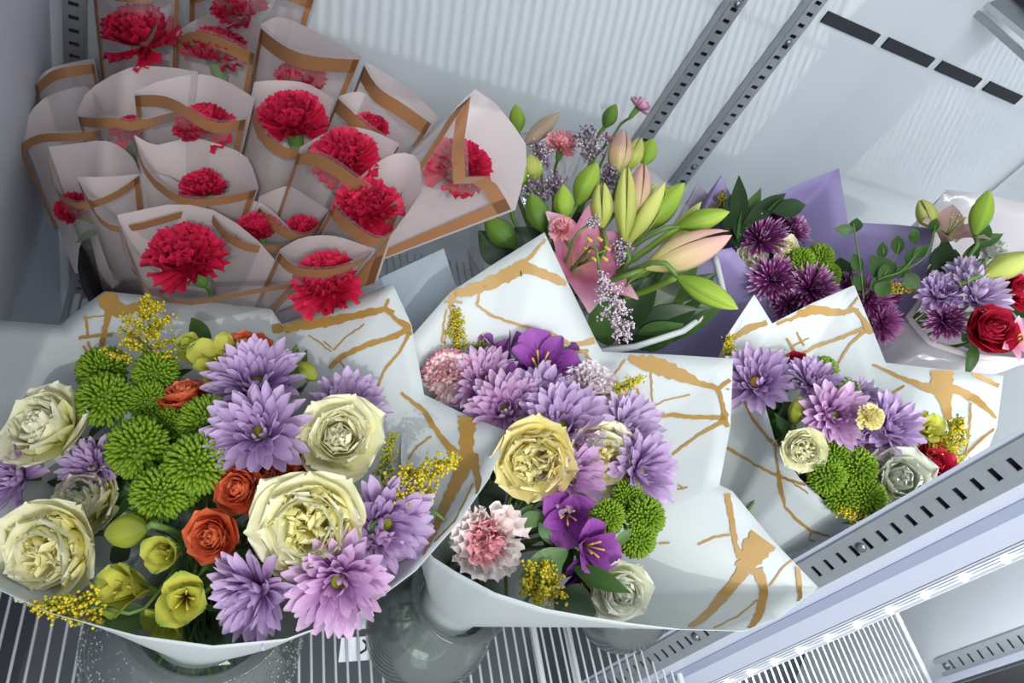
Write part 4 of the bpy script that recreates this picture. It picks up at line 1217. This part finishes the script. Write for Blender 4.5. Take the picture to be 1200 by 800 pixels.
plume('right', 'goldenrod spike at the left corner of the right wrap', 854, 424, 855, 394, 15, 160, dd=.01, fr=1.5, stems=False)
plume('right', 'few goldenrod specks at the lowest point above the slotted strip', 1016, 608, 984, 598, 28, 120, dd=-.006, fr=1.5)
leaf_on(RA, 1070, 492, 1064, 470, 8, .62, .63)
leaf_on(RA, 1074, 494, 1092, 478, 8, .62, .635)
leaf_on(RA, 905, 500, 940, 470, 30, .66, .66, 'leaf_d', True)
leaf_on(RA, 900, 515, 915, 495, 20, .65, .65, 'leaf', True)
leaf_on(RA, 960, 570, 990, 600, 30, .63, .62, 'leaf_d', True)

# ------------------------------------------------------------------ lily bouquet
LB = [
    ('dark green lily bud by the right edge of the copper-edged sleeve', 604, 290, 568, 254, 32, 'bud_d', 0, 0),
    ('fat green lily bud above the tip of the middle wrap', 637, 272, 622, 226, 29, 'bud_d', -.02, 0),
    ('bright green lily bud upright beside the fat green one', 661, 258, 660, 216, 24, 'bud_g', -.02, 0),
    ('large green lily bud leaning right in the middle of the lily bouquet', 676, 240, 700, 190, 30, 'bud_g', -.01, 0),
    ('yellow-green lily bud right of the upright bright one', 706, 268, 705, 214, 24, 'bud_y', -.01, .06),
    ('long slim yellow-green lily bud in the centre', 732, 284, 734, 196, 24, 'bud_y', -.01, .03),
    ('cream and pink lily bud with a brown tip, right of the long slim one', 742, 262, 754, 192, 30, 'bud_p', .0, .03),
    ('pale green lily bud leaning right, opening at the tip', 736, 286, 778, 214, 26, 'bud_y', .005, .07),
    ('big green lily bud leaning right behind the pale opening one', 752, 272, 802, 214, 32, 'bud_g', .01, 0),
    ('pale lily bud near the wall strip, left half of a pair', 734, 200, 751, 161, 22, 'bud_y', .02, .03),
    ('bright green lily bud near the wall strip, right half of a pair', 754, 194, 765, 162, 22, 'bud_g', .02, 0),
    ('green lily bud at the top left behind the copper-edged sleeve', 608, 156, 604, 122, 19, 'bud_g', .01, 0),
    ('blurred yellow lily bud between the sleeve and the lilac florets', 628, 212, 620, 180, 24, 'bud_y', .0, 0),
    ('small green bud with a white tip at the edge of the sleeve', 606, 222, 612, 190, 19, 'bud_g', -.01, 0),
    ('pink and cream lily bud below the small pink carnation bud', 722, 206, 731, 152, 28, 'bud_p', .02, .04),
    ('dark green carnation bud at the top, left of the pink one', 708, 150, 722, 122, 18, 'bud_d', .03, 0),
    ('green lily bud pointing right on a long stem above the pink one', 794, 266, 855, 248, 25, 'bud_g', -.03, .0),
    ('large pink lily bud with yellow-green edges pointing right', 756, 314, 856, 274, 42, 'bud_p', -.03, .03),
    ('bright green lily bud hanging out over the purple paper', 793, 324, 865, 362, 30, 'bud_g', -.05, .0),
    ('pale green lily bud tip between the two buds pointing right', 776, 296, 822, 236, 18, 'bud_y', .0, .0),
]
LR = []
for lab, bx, by, tx, ty, w, m, dd, ow in LB:
    LR.append(bud('lily', lab, bx, by, tx, ty, w, m, dd, openw=ow))
LIL = f('lily', 'lily', 'open pink lily with a pale stamen beside the tip of the middle wrap', 692, 298, 72, (.40, -.30), -.016, leaves=0)
f('lily', 'carn', 'small round pink bloom in front of the open lily', 658, 268, 16, (-.2, -.3), -.05, leaves=0, mat='pinkc', n=30)
f('lily', 'carn', 'pink carnation in the upper left of the lily bouquet', 658, 169, 21, (.1, -.5), .0, leaves=0, mat='pinkc', n=36)
f('lily', 'carn', 'small mauve-pink carnation bud at the very top against the wall strip', 750, 124, 15, (.6, -.65), .03, leaves=0, mat='mauve', n=30)
f('lily', 'carn', 'tiny pink bud with green calyx between lily buds', 713, 164, 9, (.45, -.7), .015, leaves=0, mat='mauve', n=24)
bud('lily', 'beige blurred petal leaning right behind the sleeve corner', 614, 170, 656, 132, 20, 'beige', .01, name='lily_petal', cat='lily petal')
for lab, bx, by, tx, ty, w, m1, m2 in (
    ('dark lilac statice cluster at the top of the lily bouquet', 692, 188, 690, 150, 40, M_limo_d, M_limo), ('dark lilac statice cluster left of the pink carnation', 634, 198, 632, 168, 30, M_limo_d, M_limo),
    ('dark lilac statice cluster below the pink carnation', 632, 240, 628, 212, 40, M_limo_d, M_limo), ('dark lilac statice tuft in front of the pink lily bud', 712, 218, 716, 196, 24, M_limo_d, M_limo),
    ('dark lilac statice cluster among the green buds in the middle', 652, 226, 650, 206, 26, M_limo_d, M_limo), ('small statice tuft right of the open lily', 731, 310, 728, 284, 14, M_limo, M_limo_d)):
    plume('lily', lab, bx, by, tx, ty, w, 150, m1, m2, .0, 0, 2.0, 'statice', 'statice', False)
plume('lily', 'long pale lilac statice spray hanging over the dark leaves', 702, 316, 734, 398, 34, 420, M_limo, M_limo, -.055, 0, 1.7, 'statice', 'statice', False)
plume('lily', 'small pale statice tuft on the cream lily petal', 690, 264, 698, 256, 12, 60, M_limo, M_limo_d, -.06, 0, 1.6, 'statice', 'statice', False)
for a in ((726, 400, 842, 318, 56), (735, 395, 830, 362, 46), (720, 390, 770, 318, 44), (715, 404, 700, 350, 40), (750, 400, 860, 345, 40), (760, 372, 820, 300, 40), (700, 380, 720, 330, 36), (742, 405, 800, 380, 34), (735, 345, 785, 305, 26)):
    leaf_on(LIL, a[0], a[1], a[2], a[3], a[4], .70, .67, 'leaf_d' if a[4] > 42 else 'leaf', True)
leaf_on(LIL, 600, 310, 560, 270, 40, .69, .68, 'leaf_d', True)
leaf_on(LIL, 640, 300, 596, 268, 40, .69, .68, 'leaf_d', True)
leaf_on(LIL, 690, 268, 640, 250, 30, .68, .67, 'leaf_d', True)
for k, (bx, by, tx, ty) in enumerate(((700, 330, 794, 266), (728, 350, 793, 324), (716, 338, 760, 312))):
    d = .64
    stem(LR[16 + k] if k < 2 else LR[17], [at(bx, by, .69), at((bx + tx) / 2, (by + ty) / 2 + 2, .655), LR[(16, 18, 17)[k]].matrix_basis.translation], .0032, 'stalk', plain('bright_stalk%d' % k, '7fa03a', .45) if k == 0 else MATS['bright_stalk0'])
paper_wrap('clear_sleeve', 'clear hazy sleeve with a pale lower edge holding the lily bouquet', [
    (548, 290, .72), (560, 230, .75), (590, 160, .77), (640, 150, .78), (720, 160, .79), (800, 230, .77), (838, 300, .73), (850, 352, .70), (800, 388, .675), (745, 406, .66), (700, 412, .66), (640, 400, .66), (580, 350, .69)],
    (0.36, 0.48, 0.10), 0.03, M_film2, belly=0.01, tail=(0.36, 0.48, 0.004), cat='flower sleeve', hem=(0.0032, M_paper, (6, 11)))

# ------------------------------------------------------------------ purple bouquet
paper_wrap('purple_wrap', 'lavender purple paper wrap with pointed corners in front of the back wall', [
    (983, 197, .775), (930, 218, .77), (880, 245, .765), (862, 240, .76), (845, 205, .76), (826, 250, .745), (815, 300, .72), (858, 290, .73), (884, 322, .725), (920, 384, .715), (960, 430, .70),
    (1008, 425, .70), (1037, 398, .71), (1064, 376, .72), (1084, 328, .74), (1097, 268, .755), (1050, 263, .765), (1010, 261, .77), (994, 262, .775)],
    (0.52, 0.475, 0.13), 0.03, M_purple, belly=0.015, tail=(0.52, 0.48, 0.004), cat='wrapping')
o = paper_wrap('grey_wrap_corner', 'grey translucent paper corner sticking up left of the purple tips', [(818, 214, .775), (800, 250, .765), (806, 300, .75), (842, 300, .75), (850, 250, .765)], (0.50, 0.50, 0.2), 0.02, plain('grey_paper', 'a9a4b4', .5, trans=.3), tail=(0.51, 0.49, 0.004), cat='wrapping', belly=0.01)
PM = []
for lab, x, y, r, fc, dd, m in (
    ('dark purple mum with pale ray tips at the left of the purple bouquet', 892, 278, 33, (-.1, -.55), -.004, 'darkmum'), ('dark purple mum behind the pale tipped one, upper left', 910, 254, 28, (.2, -.7), .014, 'darkmum'),
    ('shaded dark purple mum right of the pale tipped one', 930, 270, 24, (.5, -.4), .016, 'darkmum'), ('dark purple mum below the cream rose of the purple bouquet', 906, 328, 31, (-.2, -.1), .002, 'darkmum'),
    ('dark purple mum in the centre, below the green buttons', 952, 338, 32, (.1, -.1), 0, 'darkmum'), ('dark purple mum low, touching the right wrap of white paper', 926, 358, 24, (-.1, .2), .006, 'darkmum'),
    ('plum mum right of the tall white wrap corner', 1022, 352, 30, (.3, -.1), .0, 'plummum'), ('plum mum with thin pale rays, lowest in the purple bouquet', 1036, 380, 26, (.4, .2), .0, 'plummum'),
    ('plum mum under the green sprig', 1040, 344, 24, (.4, -.3), .012, 'plummum'), ('shaded dark mum below the green sprig at the centre', 1000, 338, 22, (.1, -.3), .016, 'darkmum')):
    PM.append(f('purple', 'mum', lab, x, y, r, fc, dd, mat=m))
f('purple', 'rose', 'small cream rose under the dark pale-tipped mum', 920, 290, 20, (.2, -.3), .006, mat='cream', inner='cream_in', n=24)
f('purple', 'rose', 'greenish cream rose half hidden at the left of the purple bouquet', 880, 300, 20, (-.2, -.2), .012, mat='white', inner='cream', n=24)
for lab, x, y, r, fc, dd in (('green button mum nearest the cream rose in the purple bouquet', 940, 305, 17, (0, -.2), 0), ('green button mum right of its twin in the purple bouquet', 962, 301, 18, (.1, -.2), .004), ('green button mum half shaded below the other two', 972, 322, 16, (.2, 0), .01)):
    f('purple', 'button', lab, x, y, r, fc, dd)
plume('purple', 'small goldenrod tip poking up left of the dark leaves', 846, 252, 848, 224, 16, 110, dd=.01, fr=1.7)
plume('purple', 'goldenrod twig under the green sprig at the right', 1040, 338, 1080, 336, 16, 110, dd=-.01, fr=1.7)
for a in ((866, 284, 866, 196, 22), (864, 280, 896, 211, 18), (872, 262, 930, 220, 20), (905, 248, 953, 238, 22), (900, 246, 936, 234, 14), (852, 272, 862, 216, 20), (866, 290, 850, 250, 20)):
    leaf_on(PM[0], *a, .72, .74, 'leaf_d' if a[4] > 19 else 'leaf')
leaf_on(PM[3], 896, 354, 948, 342, 24, .735, .725, 'leaf_m', True)
leaf_on(PM[3], 920, 366, 940, 344, 16, .735, .73, 'leaf')
leaf_on(PM[6], 985, 330, 985, 300, 30, .735, .74, 'leaf_d', True)
leaf_on(PM[6], 1012, 385, 1024, 366, 14, .715, .72, 'leaf_m', True)
sp = empty('green_sprig', frame(at(1012, 345, .68), cdir(.3, -.8)))
tag(sp, 'green sprig with small round leaves in front of the purple paper', 'sprig')
def sprig(root, lines, leaves):
    for pts in lines:
        stem(root, [at(*p) for p in pts], .0009, 'twig', None, 4)
    for bx, by, tx, ty, w, d in leaves:
        leaf_on(root, bx, by, tx, ty, w, d, d + .002, 'leaf', True)
sprig(sp, [[(1012, 350, .69), (1008, 310, .69), (1003, 282, .69), (1000, 262, .69)], [(1012, 346, .69), (1032, 326, .68), (1056, 318, .675), (1075, 296, .68)], [(1030, 328, .68), (1036, 305, .69), (1034, 290, .69)], [(1036, 322, .68), (1050, 300, .69), (1054, 284, .69)], [(1056, 318, .675), (1085, 300, .68), (1096, 264, .69)]],
      [(1002, 270, 978, 268, 14, .69), (1002, 272, 1004, 254, 15, .69), (1034, 304, 1034, 282, 12, .69), (1052, 298, 1052, 274, 15, .69), (1062, 310, 1074, 288, 13, .685), (1070, 302, 1090, 286, 13, .685), (1072, 286, 1070, 268, 12, .69), (1066, 276, 1078, 270, 12, .69),
       (1092, 272, 1098, 254, 12, .69), (1090, 268, 1104, 268, 8, .69), (1044, 326, 1020, 300, 26, .685), (1030, 330, 1052, 306, 20, .68), (1052, 326, 1066, 306, 14, .675), (1062, 320, 1076, 340, 18, .67), (1040, 330, 1028, 348, 20, .675), (1008, 320, 1000, 296, 14, .69), (1012, 340, 1000, 322, 16, .69), (1020, 340, 1040, 322, 16, .68)])

# ------------------------------------------------------------------ far right bouquet
paper_wrap('pale_wrap', 'hazy wrap with a white rim band around the far right bouquet', [
    (1110, 222, .79), (1076, 262, .785), (1084, 300, .765), (1088, 342, .735), (1064, 372, .715), (1090, 402, .695), (1136, 416, .68), (1205, 424, .67), (1260, 400, .68), (1290, 330, .71), (1260, 250, .75), (1180, 232, .78)],
    (0.72, 0.42, 0.16), 0.035, M_film3, belly=0.02, tail=(0.73, 0.43, 0.004), cat='wrapping', hem=(0.0032, M_pinkpaper, (3, 8)))
for lab, x, y, r, fc, dd, m in (('lilac chrysanthemum right of the lily in the far right bouquet', 1134, 322, 26, (0, -.6), .006, 'lilac_pale'), ('largest lilac chrysanthemum, right behind the deep red rose', 1146, 345, 36, (.1, -.5), 0, 'lilac_pale'), ('shaded lilac chrysanthemum at the left rim of the far right bouquet', 1102, 344, 27, (-.3, -.5), .004, 'lilac')):
    f('far', 'daisy', lab, x, y, r, fc, dd, mat=m)
f('far', 'mum', 'dark purple mum in shade, left of the deep red rose', 1108, 376, 26, (-.2, .0), .008, mat='darkmum')
f('far', 'redrose', 'deep red rose at the right edge of the picture', 1162, 386, 34, (-.05, -.3), -.012, mat='redrose', n=32, ruffle=.008)
f('far', 'redrose', 'dark red rose behind the lilac chrysanthemum, cut by the right edge', 1196, 342, 26, (.2, -.3), .012, mat='redrose', n=28, ruffle=.008)
f('far', 'carn', 'blurred white carnation behind the lilac chrysanthemum', 1162, 294, 21, (.1, -.6), .02, mat='whitec', n=34)
FL = f('far', 'lily', 'half open pale pink lily at the top of the far right bouquet', 1118, 262, 42, (.1, -.72), .0, mat='lily_pale', leaves=0)
f('far', 'lily', 'pink lily petals at the lower right edge, beside the deep red rose', 1194, 396, 26, (.2, -.1), -.018, mat='lily', leaves=0)
bud('far', 'upright green lily bud above the white carnation', 1142, 276, 1159, 222, 25, 'bud_g', .0)
bud('far', 'large green lily bud pointing to the right edge', 1150, 324, 1212, 298, 30, 'bud_y', -.01)
bud('far', 'yellow-green lily bud left of the half open lily', 1094, 268, 1078, 234, 22, 'bud_y', .02, openw=.05)
for a in ((1110, 330, 1120, 290, 30), (1098, 320, 1112, 280, 26), (1126, 320, 1150, 278, 16), (1140, 290, 1180, 272, 14), (1150, 282, 1160, 262, 14), (1128, 400, 1146, 376, 16), (1120, 392, 1112, 370, 16), (1196, 372, 1210, 330, 40), (1130, 406, 1150, 398, 14)):
    leaf_on(FL, *a, .71, .71, 'leaf' if a[4] < 20 else 'leaf_d', True)

fl = [at(418, 338, .70), at(520, 291, .72), at(533, 332, .70), at(550, 352, .69), at(430, 410, .66)]
fn = Vector((0, 0.001, -0.001))
o = obj('paper_flap', mesh([*fl, *[p + fn for p in fl]], [(0, 1, 2, 3, 4), (9, 8, 7, 6, 5), (0, 5, 6, 1), (1, 6, 7, 2), (2, 7, 8, 3), (3, 8, 9, 4), (4, 9, 5, 0)], None, False), plain('pale_blue_card', 'b4c4cf', .5, noise=.02))
tag(o, 'flat pale blue-grey paper flap under the pointed sleeve, between it and the white wraps', 'paper flap')

# ------------------------------------------------------------------ red carnations in clear sleeves, fanned out of a black bucket
bk = empty('black_bucket', TR(0.03, 0.54, 0))
tag(bk, 'black bucket at the dim back left holding the sleeved carnations', 'bucket')
obj('bucket_body', MB().lathe([(0.0, 0.001), (0.10, 0.001), (0.115, 0.075), (0.118, 0.075), (0.118, 0.08), (0.113, 0.08), (0.098, 0.006), (0, 0.006)], 32).me(), M_black, bk)
BKT = Vector((0.03, 0.53, 0.02))
def lerp_poly(pts, u):
    n = len(pts) - 1
    i = min(n - 1, int(u * n)); t = u * n - i
    def g(k): return pts[max(0, min(n, k))]
    o = []
    for c in (0, 1):
        p0, p1, p2, p3 = g(i - 1)[c], g(i)[c], g(i + 1)[c], g(i + 2)[c]
        o.append(0.5 * (2 * p1 + (p2 - p0) * t + (2 * p0 - 5 * p1 + 4 * p2 - p3) * t * t + (3 * p1 - p0 - 3 * p2 + p3) * t ** 3))
    return o
SG = 'clear carnation sleeves'
def sleeve(label, back, front, d, bloom=None, bl_label=None, bulge=0.022, d2=None, bot=None, border=True, front_border_only=True, flat=1.0):
    """back / front: pixel points along the top edge of the lining and of the clear front, left seam to right seam"""
    d2 = d if d2 is None else d2
    tl, trr = at(*back[0], d), at(*back[-1], d2)
    wdir = (trr - tl).normalized()
    mid = (tl + trr) / 2
    B0 = Vector(bot) if bot else BKT + Vector(((mid.x - BKT.x) * 0.72, (mid.y - BKT.y) * 0.6, 0))
    axis = (mid - B0).normalized()
    nrm = axis.cross(wdir).normalized()
    view = (mid - Vector((0, 0, CAMH))).normalized()
    if nrm.dot(view) > 0: nrm = -nrm              # towards the viewer
    root = empty('carnation_sleeve', TR(*B0))
    tag(root, label, 'flower sleeve', SG)
    inv = root.matrix_basis.inverted()
    NU, NV = 16, 14
    vv = [0, .12, .25, .38, .5, .6, .7, .78, .85, .9, .94, .965, .975, .988, 1.0]
    uu = [0, .012, .07, .13, .2, .3, .4, .5, .6, .7, .8, .87, .93, .988, 1.0]
    def panel(top, sgn):
        g = []
        for v in vv:
            row = []
            for u in uu:
                x, y = lerp_poly(top, u)
                dd = d + (d2 - d) * u - sgn * bulge * 1.0 * sin(PI * u)
                T = at(x, y, dd)
                bt = B0 + wdir * (u - .5) * 0.06
                p = bt.lerp(T, v) + nrm * sgn * bulge * 0.7 * sin(PI * u) * v * (1 - v) * 1.6
                row.append(inv @ p)
            g.append(row)
        return g
    def grid(g, keep=None, off=None):
        vs, fs = [], []
        nu = len(uu)
        for row in g:
            for p in row: vs.append(p + off if off else p)
        for j in range(len(vv) - 1):
            for i in range(nu - 1):
                if keep is None or keep(i, j):
                    fs.append((j * nu + i, j * nu + i + 1, (j + 1) * nu + i + 1, (j + 1) * nu + i))
        used = sorted(set(i for q in fs for i in q))
        ix = {a: b for b, a in enumerate(used)}
        return mesh([vs[i] for i in used], [tuple(ix[i] for i in q) for q in fs], None, True)
    gb, gf = panel(back, -1), panel(front, 1)
    obj('lining', grid(gb), M_lining, root)
    obj('clear_front', grid(gf), M_film, root)
    if border:
        nl = len(uu) - 1
        for keep in (lambda i, j: i == 1 and 3 <= j < 13, lambda i, j: i == nl - 2 and 3 <= j < 13, lambda i, j: j in (10, 11, 12) and 1 <= i < nl - 1):
            obj('copper_border', grid(gf, keep, nrm * 0.0006), M_copper, root)
    if bloom:
        bx, by, br, fx, fy = bloom[:5]
        dd = (d + d2) / 2 + 0.006 + (bloom[5] if len(bloom) > 5 else 0)
        rad = br * dd / F
        ax = cdir(fx, fy)
        p = at(bx, by, dd) - ax * rad * .3
        rt = empty('carnation', frame(p, ax, random.uniform(0, 6)))
        tag(rt, bl_label, 'carnation', 'red carnations in sleeves')
        b_carnation(rt, rad, 'red', n=36)
        s0 = p - ax * rad * .95
        stem(rt, [s0, s0 - ax * .02, s0.lerp(B0, .6), B0 + axis * .004], .0022)
        leaf = obj('leaf', LEAF(), P['leaf_m'], rt, TR(0, 0, -rad * 2.4) @ RZ(1.0) @ RX(.9) @ SC(.03, .03, .03))
    return root
SL = [
 # back edge, front edge, depth, bloom, labels
 ('frontmost carnation sleeve, its white back curling above the goldenrod', [(137, 252), (165, 246), (205, 239), (250, 246), (295, 275), (330, 312), (360, 328)], [(137, 252), (148, 300), (180, 340), (225, 350), (270, 342), (315, 334), (360, 328)], .565, (217, 300, 50, .05, -.45, -.005), 'large ruffled red carnation in the frontmost sleeve'),
 ('white backed sleeve just left behind the frontmost one', [(90, 207), (130, 207), (185, 203), (215, 218), (240, 237)], [(90, 207), (105, 235), (120, 255), (150, 262), (240, 237)], .595, None, None),
 ('dim sleeve on the left with a dark red bloom low inside', [(57, 172), (90, 168), (125, 165), (152, 180), (164, 202)], [(57, 172), (62, 215), (90, 235), (130, 225), (164, 202)], .61, (84, 244, 22, -.1, -.3, .0), 'dim dark red carnation in the left sleeve'),
 ('leftmost wide sleeve bulging against the white side wall', [(24, 152), (45, 120), (75, 106), (105, 102), (118, 130)], [(19, 170), (40, 156), (65, 153), (90, 153), (118, 150)], .64, None, None),
 ('small dim sleeve at the far left back below the corner strip', [(40, 98), (55, 82), (80, 74), (110, 68)], [(40, 98), (60, 80), (85, 74), (110, 72)], .66, None, None),
 ('dim sleeve with a wavy top, left of the carnation under a copper wave', [(90, 133), (105, 105), (150, 80), (190, 78), (232, 84)], [(90, 133), (110, 135), (135, 135), (160, 139), (232, 120)], .635, (150, 152, 22, 0, -.4), 'dark red carnation mostly hidden behind the copper wave sleeve'),
 ('sleeve with a copper wave crossing its dim red carnation', [(157, 108), (190, 94), (235, 87), (265, 95), (299, 115)], [(157, 108), (190, 108), (215, 118), (250, 140), (290, 136)], .62, (240, 146, 36, .05, -.6), 'dim red carnation seen through the copper wave front'),
 ('sleeve with a scalloped white back above a half sunken red bloom', [(157, 158), (185, 170), (220, 161), (260, 170), (290, 185), (303, 220)], [(157, 158), (175, 200), (215, 228), (260, 228), (303, 219)], .60, (238, 219, 30, .05, -.6), 'half sunken red carnation in the scalloped sleeve'),
 ('tall clear sleeve at the top left with a broad copper side stripe', [(106, -30), (140, -36), (175, -36), (212, -28)], [(106, -30), (140, -20), (175, -20), (212, -28)], .655, (161, 40, 46, .05, -.5), 'big dusky red carnation at the top left'),
 ('sleeve right of the top left carnation, with a thin copper top line', [(207, 38), (235, 20), (270, 14), (306, 28)], [(207, 44), (225, 33), (260, 40), (300, 60)], .668, (251, 58, 40, .1, -.7), 'flattened red carnation under the top edge, second from the left'),
 ('sleeve cut by the top edge of the picture with a red bloom', [(222, -20), (270, -40), (320, -44), (376, -20)], [(222, -16), (270, -30), (320, -30), (372, -10)], .675, (281, 9, 34, .1, -.6), 'red carnation cut by the top edge of the picture'),
 ('broad clear sleeve with a curved copper top at the right of the top row', [(306, 28), (330, 20), (372, 38), (424, 66)], [(306, 28), (335, 50), (370, 62), (424, 66)], .662, (352, 92, 32, .1, -.6), 'red carnation almost hidden in the top right row'),
 ('white backed sleeve behind the brightest tall carnation', [(298, 96), (325, 94), (360, 98), (392, 116)], [(298, 118), (310, 150), (345, 172), (392, 160)], .625, (342, 139, 44, .12, -.5), 'bright red carnation with its green stem showing, upper middle'),
 ('sleeve with a copper peak behind the pair of bright carnations', [(398, 112), (425, 108), (450, 130), (478, 158)], [(398, 112), (412, 124), (430, 142), (470, 170)], .652, (433, 152, 26, .15, -.5), 'red carnation peeping over the pair of bright ones'),
 ('empty looking clear sleeve with a copper zigzag at the right back', [(428, 72), (455, 88), (485, 108), (516, 140)], [(428, 72), (445, 98), (475, 118), (508, 142)], .675, None, None),
 ('sleeve with a slanted copper line below the upper bright carnation', [(352, 172), (395, 150), (432, 152), (468, 168)], [(350, 176), (372, 176), (400, 190), (440, 220), (470, 240)], .60, (407, 184, 43, .12, -.4), 'bright red carnation, upper one of the bright pair'),
 ('sleeve with a white right flap around the lower bright carnation', [(392, 235), (430, 200), (462, 180), (490, 186), (494, 225)], [(392, 235), (410, 255), (440, 275), (462, 268), (494, 225)], .585, (431, 243, 42, .1, -.35), 'bright red carnation, lower one of the bright pair'),
 ('small sleeve with a rounded white back between the front and scalloped ones', [(242, 236), (275, 230), (310, 240), (335, 262), (354, 284)], [(242, 236), (265, 268), (300, 285), (354, 284)], .60, (302, 268, 27, .1, -.6), 'dark red carnation sunk in the small rounded sleeve'),
 ('narrow peaked sleeve beside the bright carnation stem', [(304, 230), (336, 218), (360, 230), (385, 246)], [(304, 240), (330, 262), (360, 272), (385, 246)], .612, (354, 268, 22, .1, -.6), 'dark red carnation sunk in the narrow peaked sleeve'),
 ('sleeve with crossing copper lines low at the right of the bunch', [(328, 292), (355, 278), (390, 276), (420, 285), (440, 292)], [(328, 292), (350, 310), (390, 312), (425, 300), (440, 290)], .56, (383, 333, 43, .05, -.25), 'deep red carnation low at the right, above the white wrap'),
]
for lab, bk_, fr_, d, bl, bll in SL:
    sleeve(lab, bk_, fr_, d, bl, bll)
sleeve('large clear sleeve leaning right with a pointed copper frame', [(440, 336), (470, 250), (520, 150), (557, 104), (596, 140), (618, 178), (604, 246)],
       [(440, 336), (478, 230), (530, 150), (556, 110), (545, 200), (580, 208), (604, 246)], .625, (538, 197, 42, .35, -.2), 'large red carnation lying sideways in the pointed sleeve', bulge=.018, d2=.625, bot=(0.06, 0.48, 0.08))
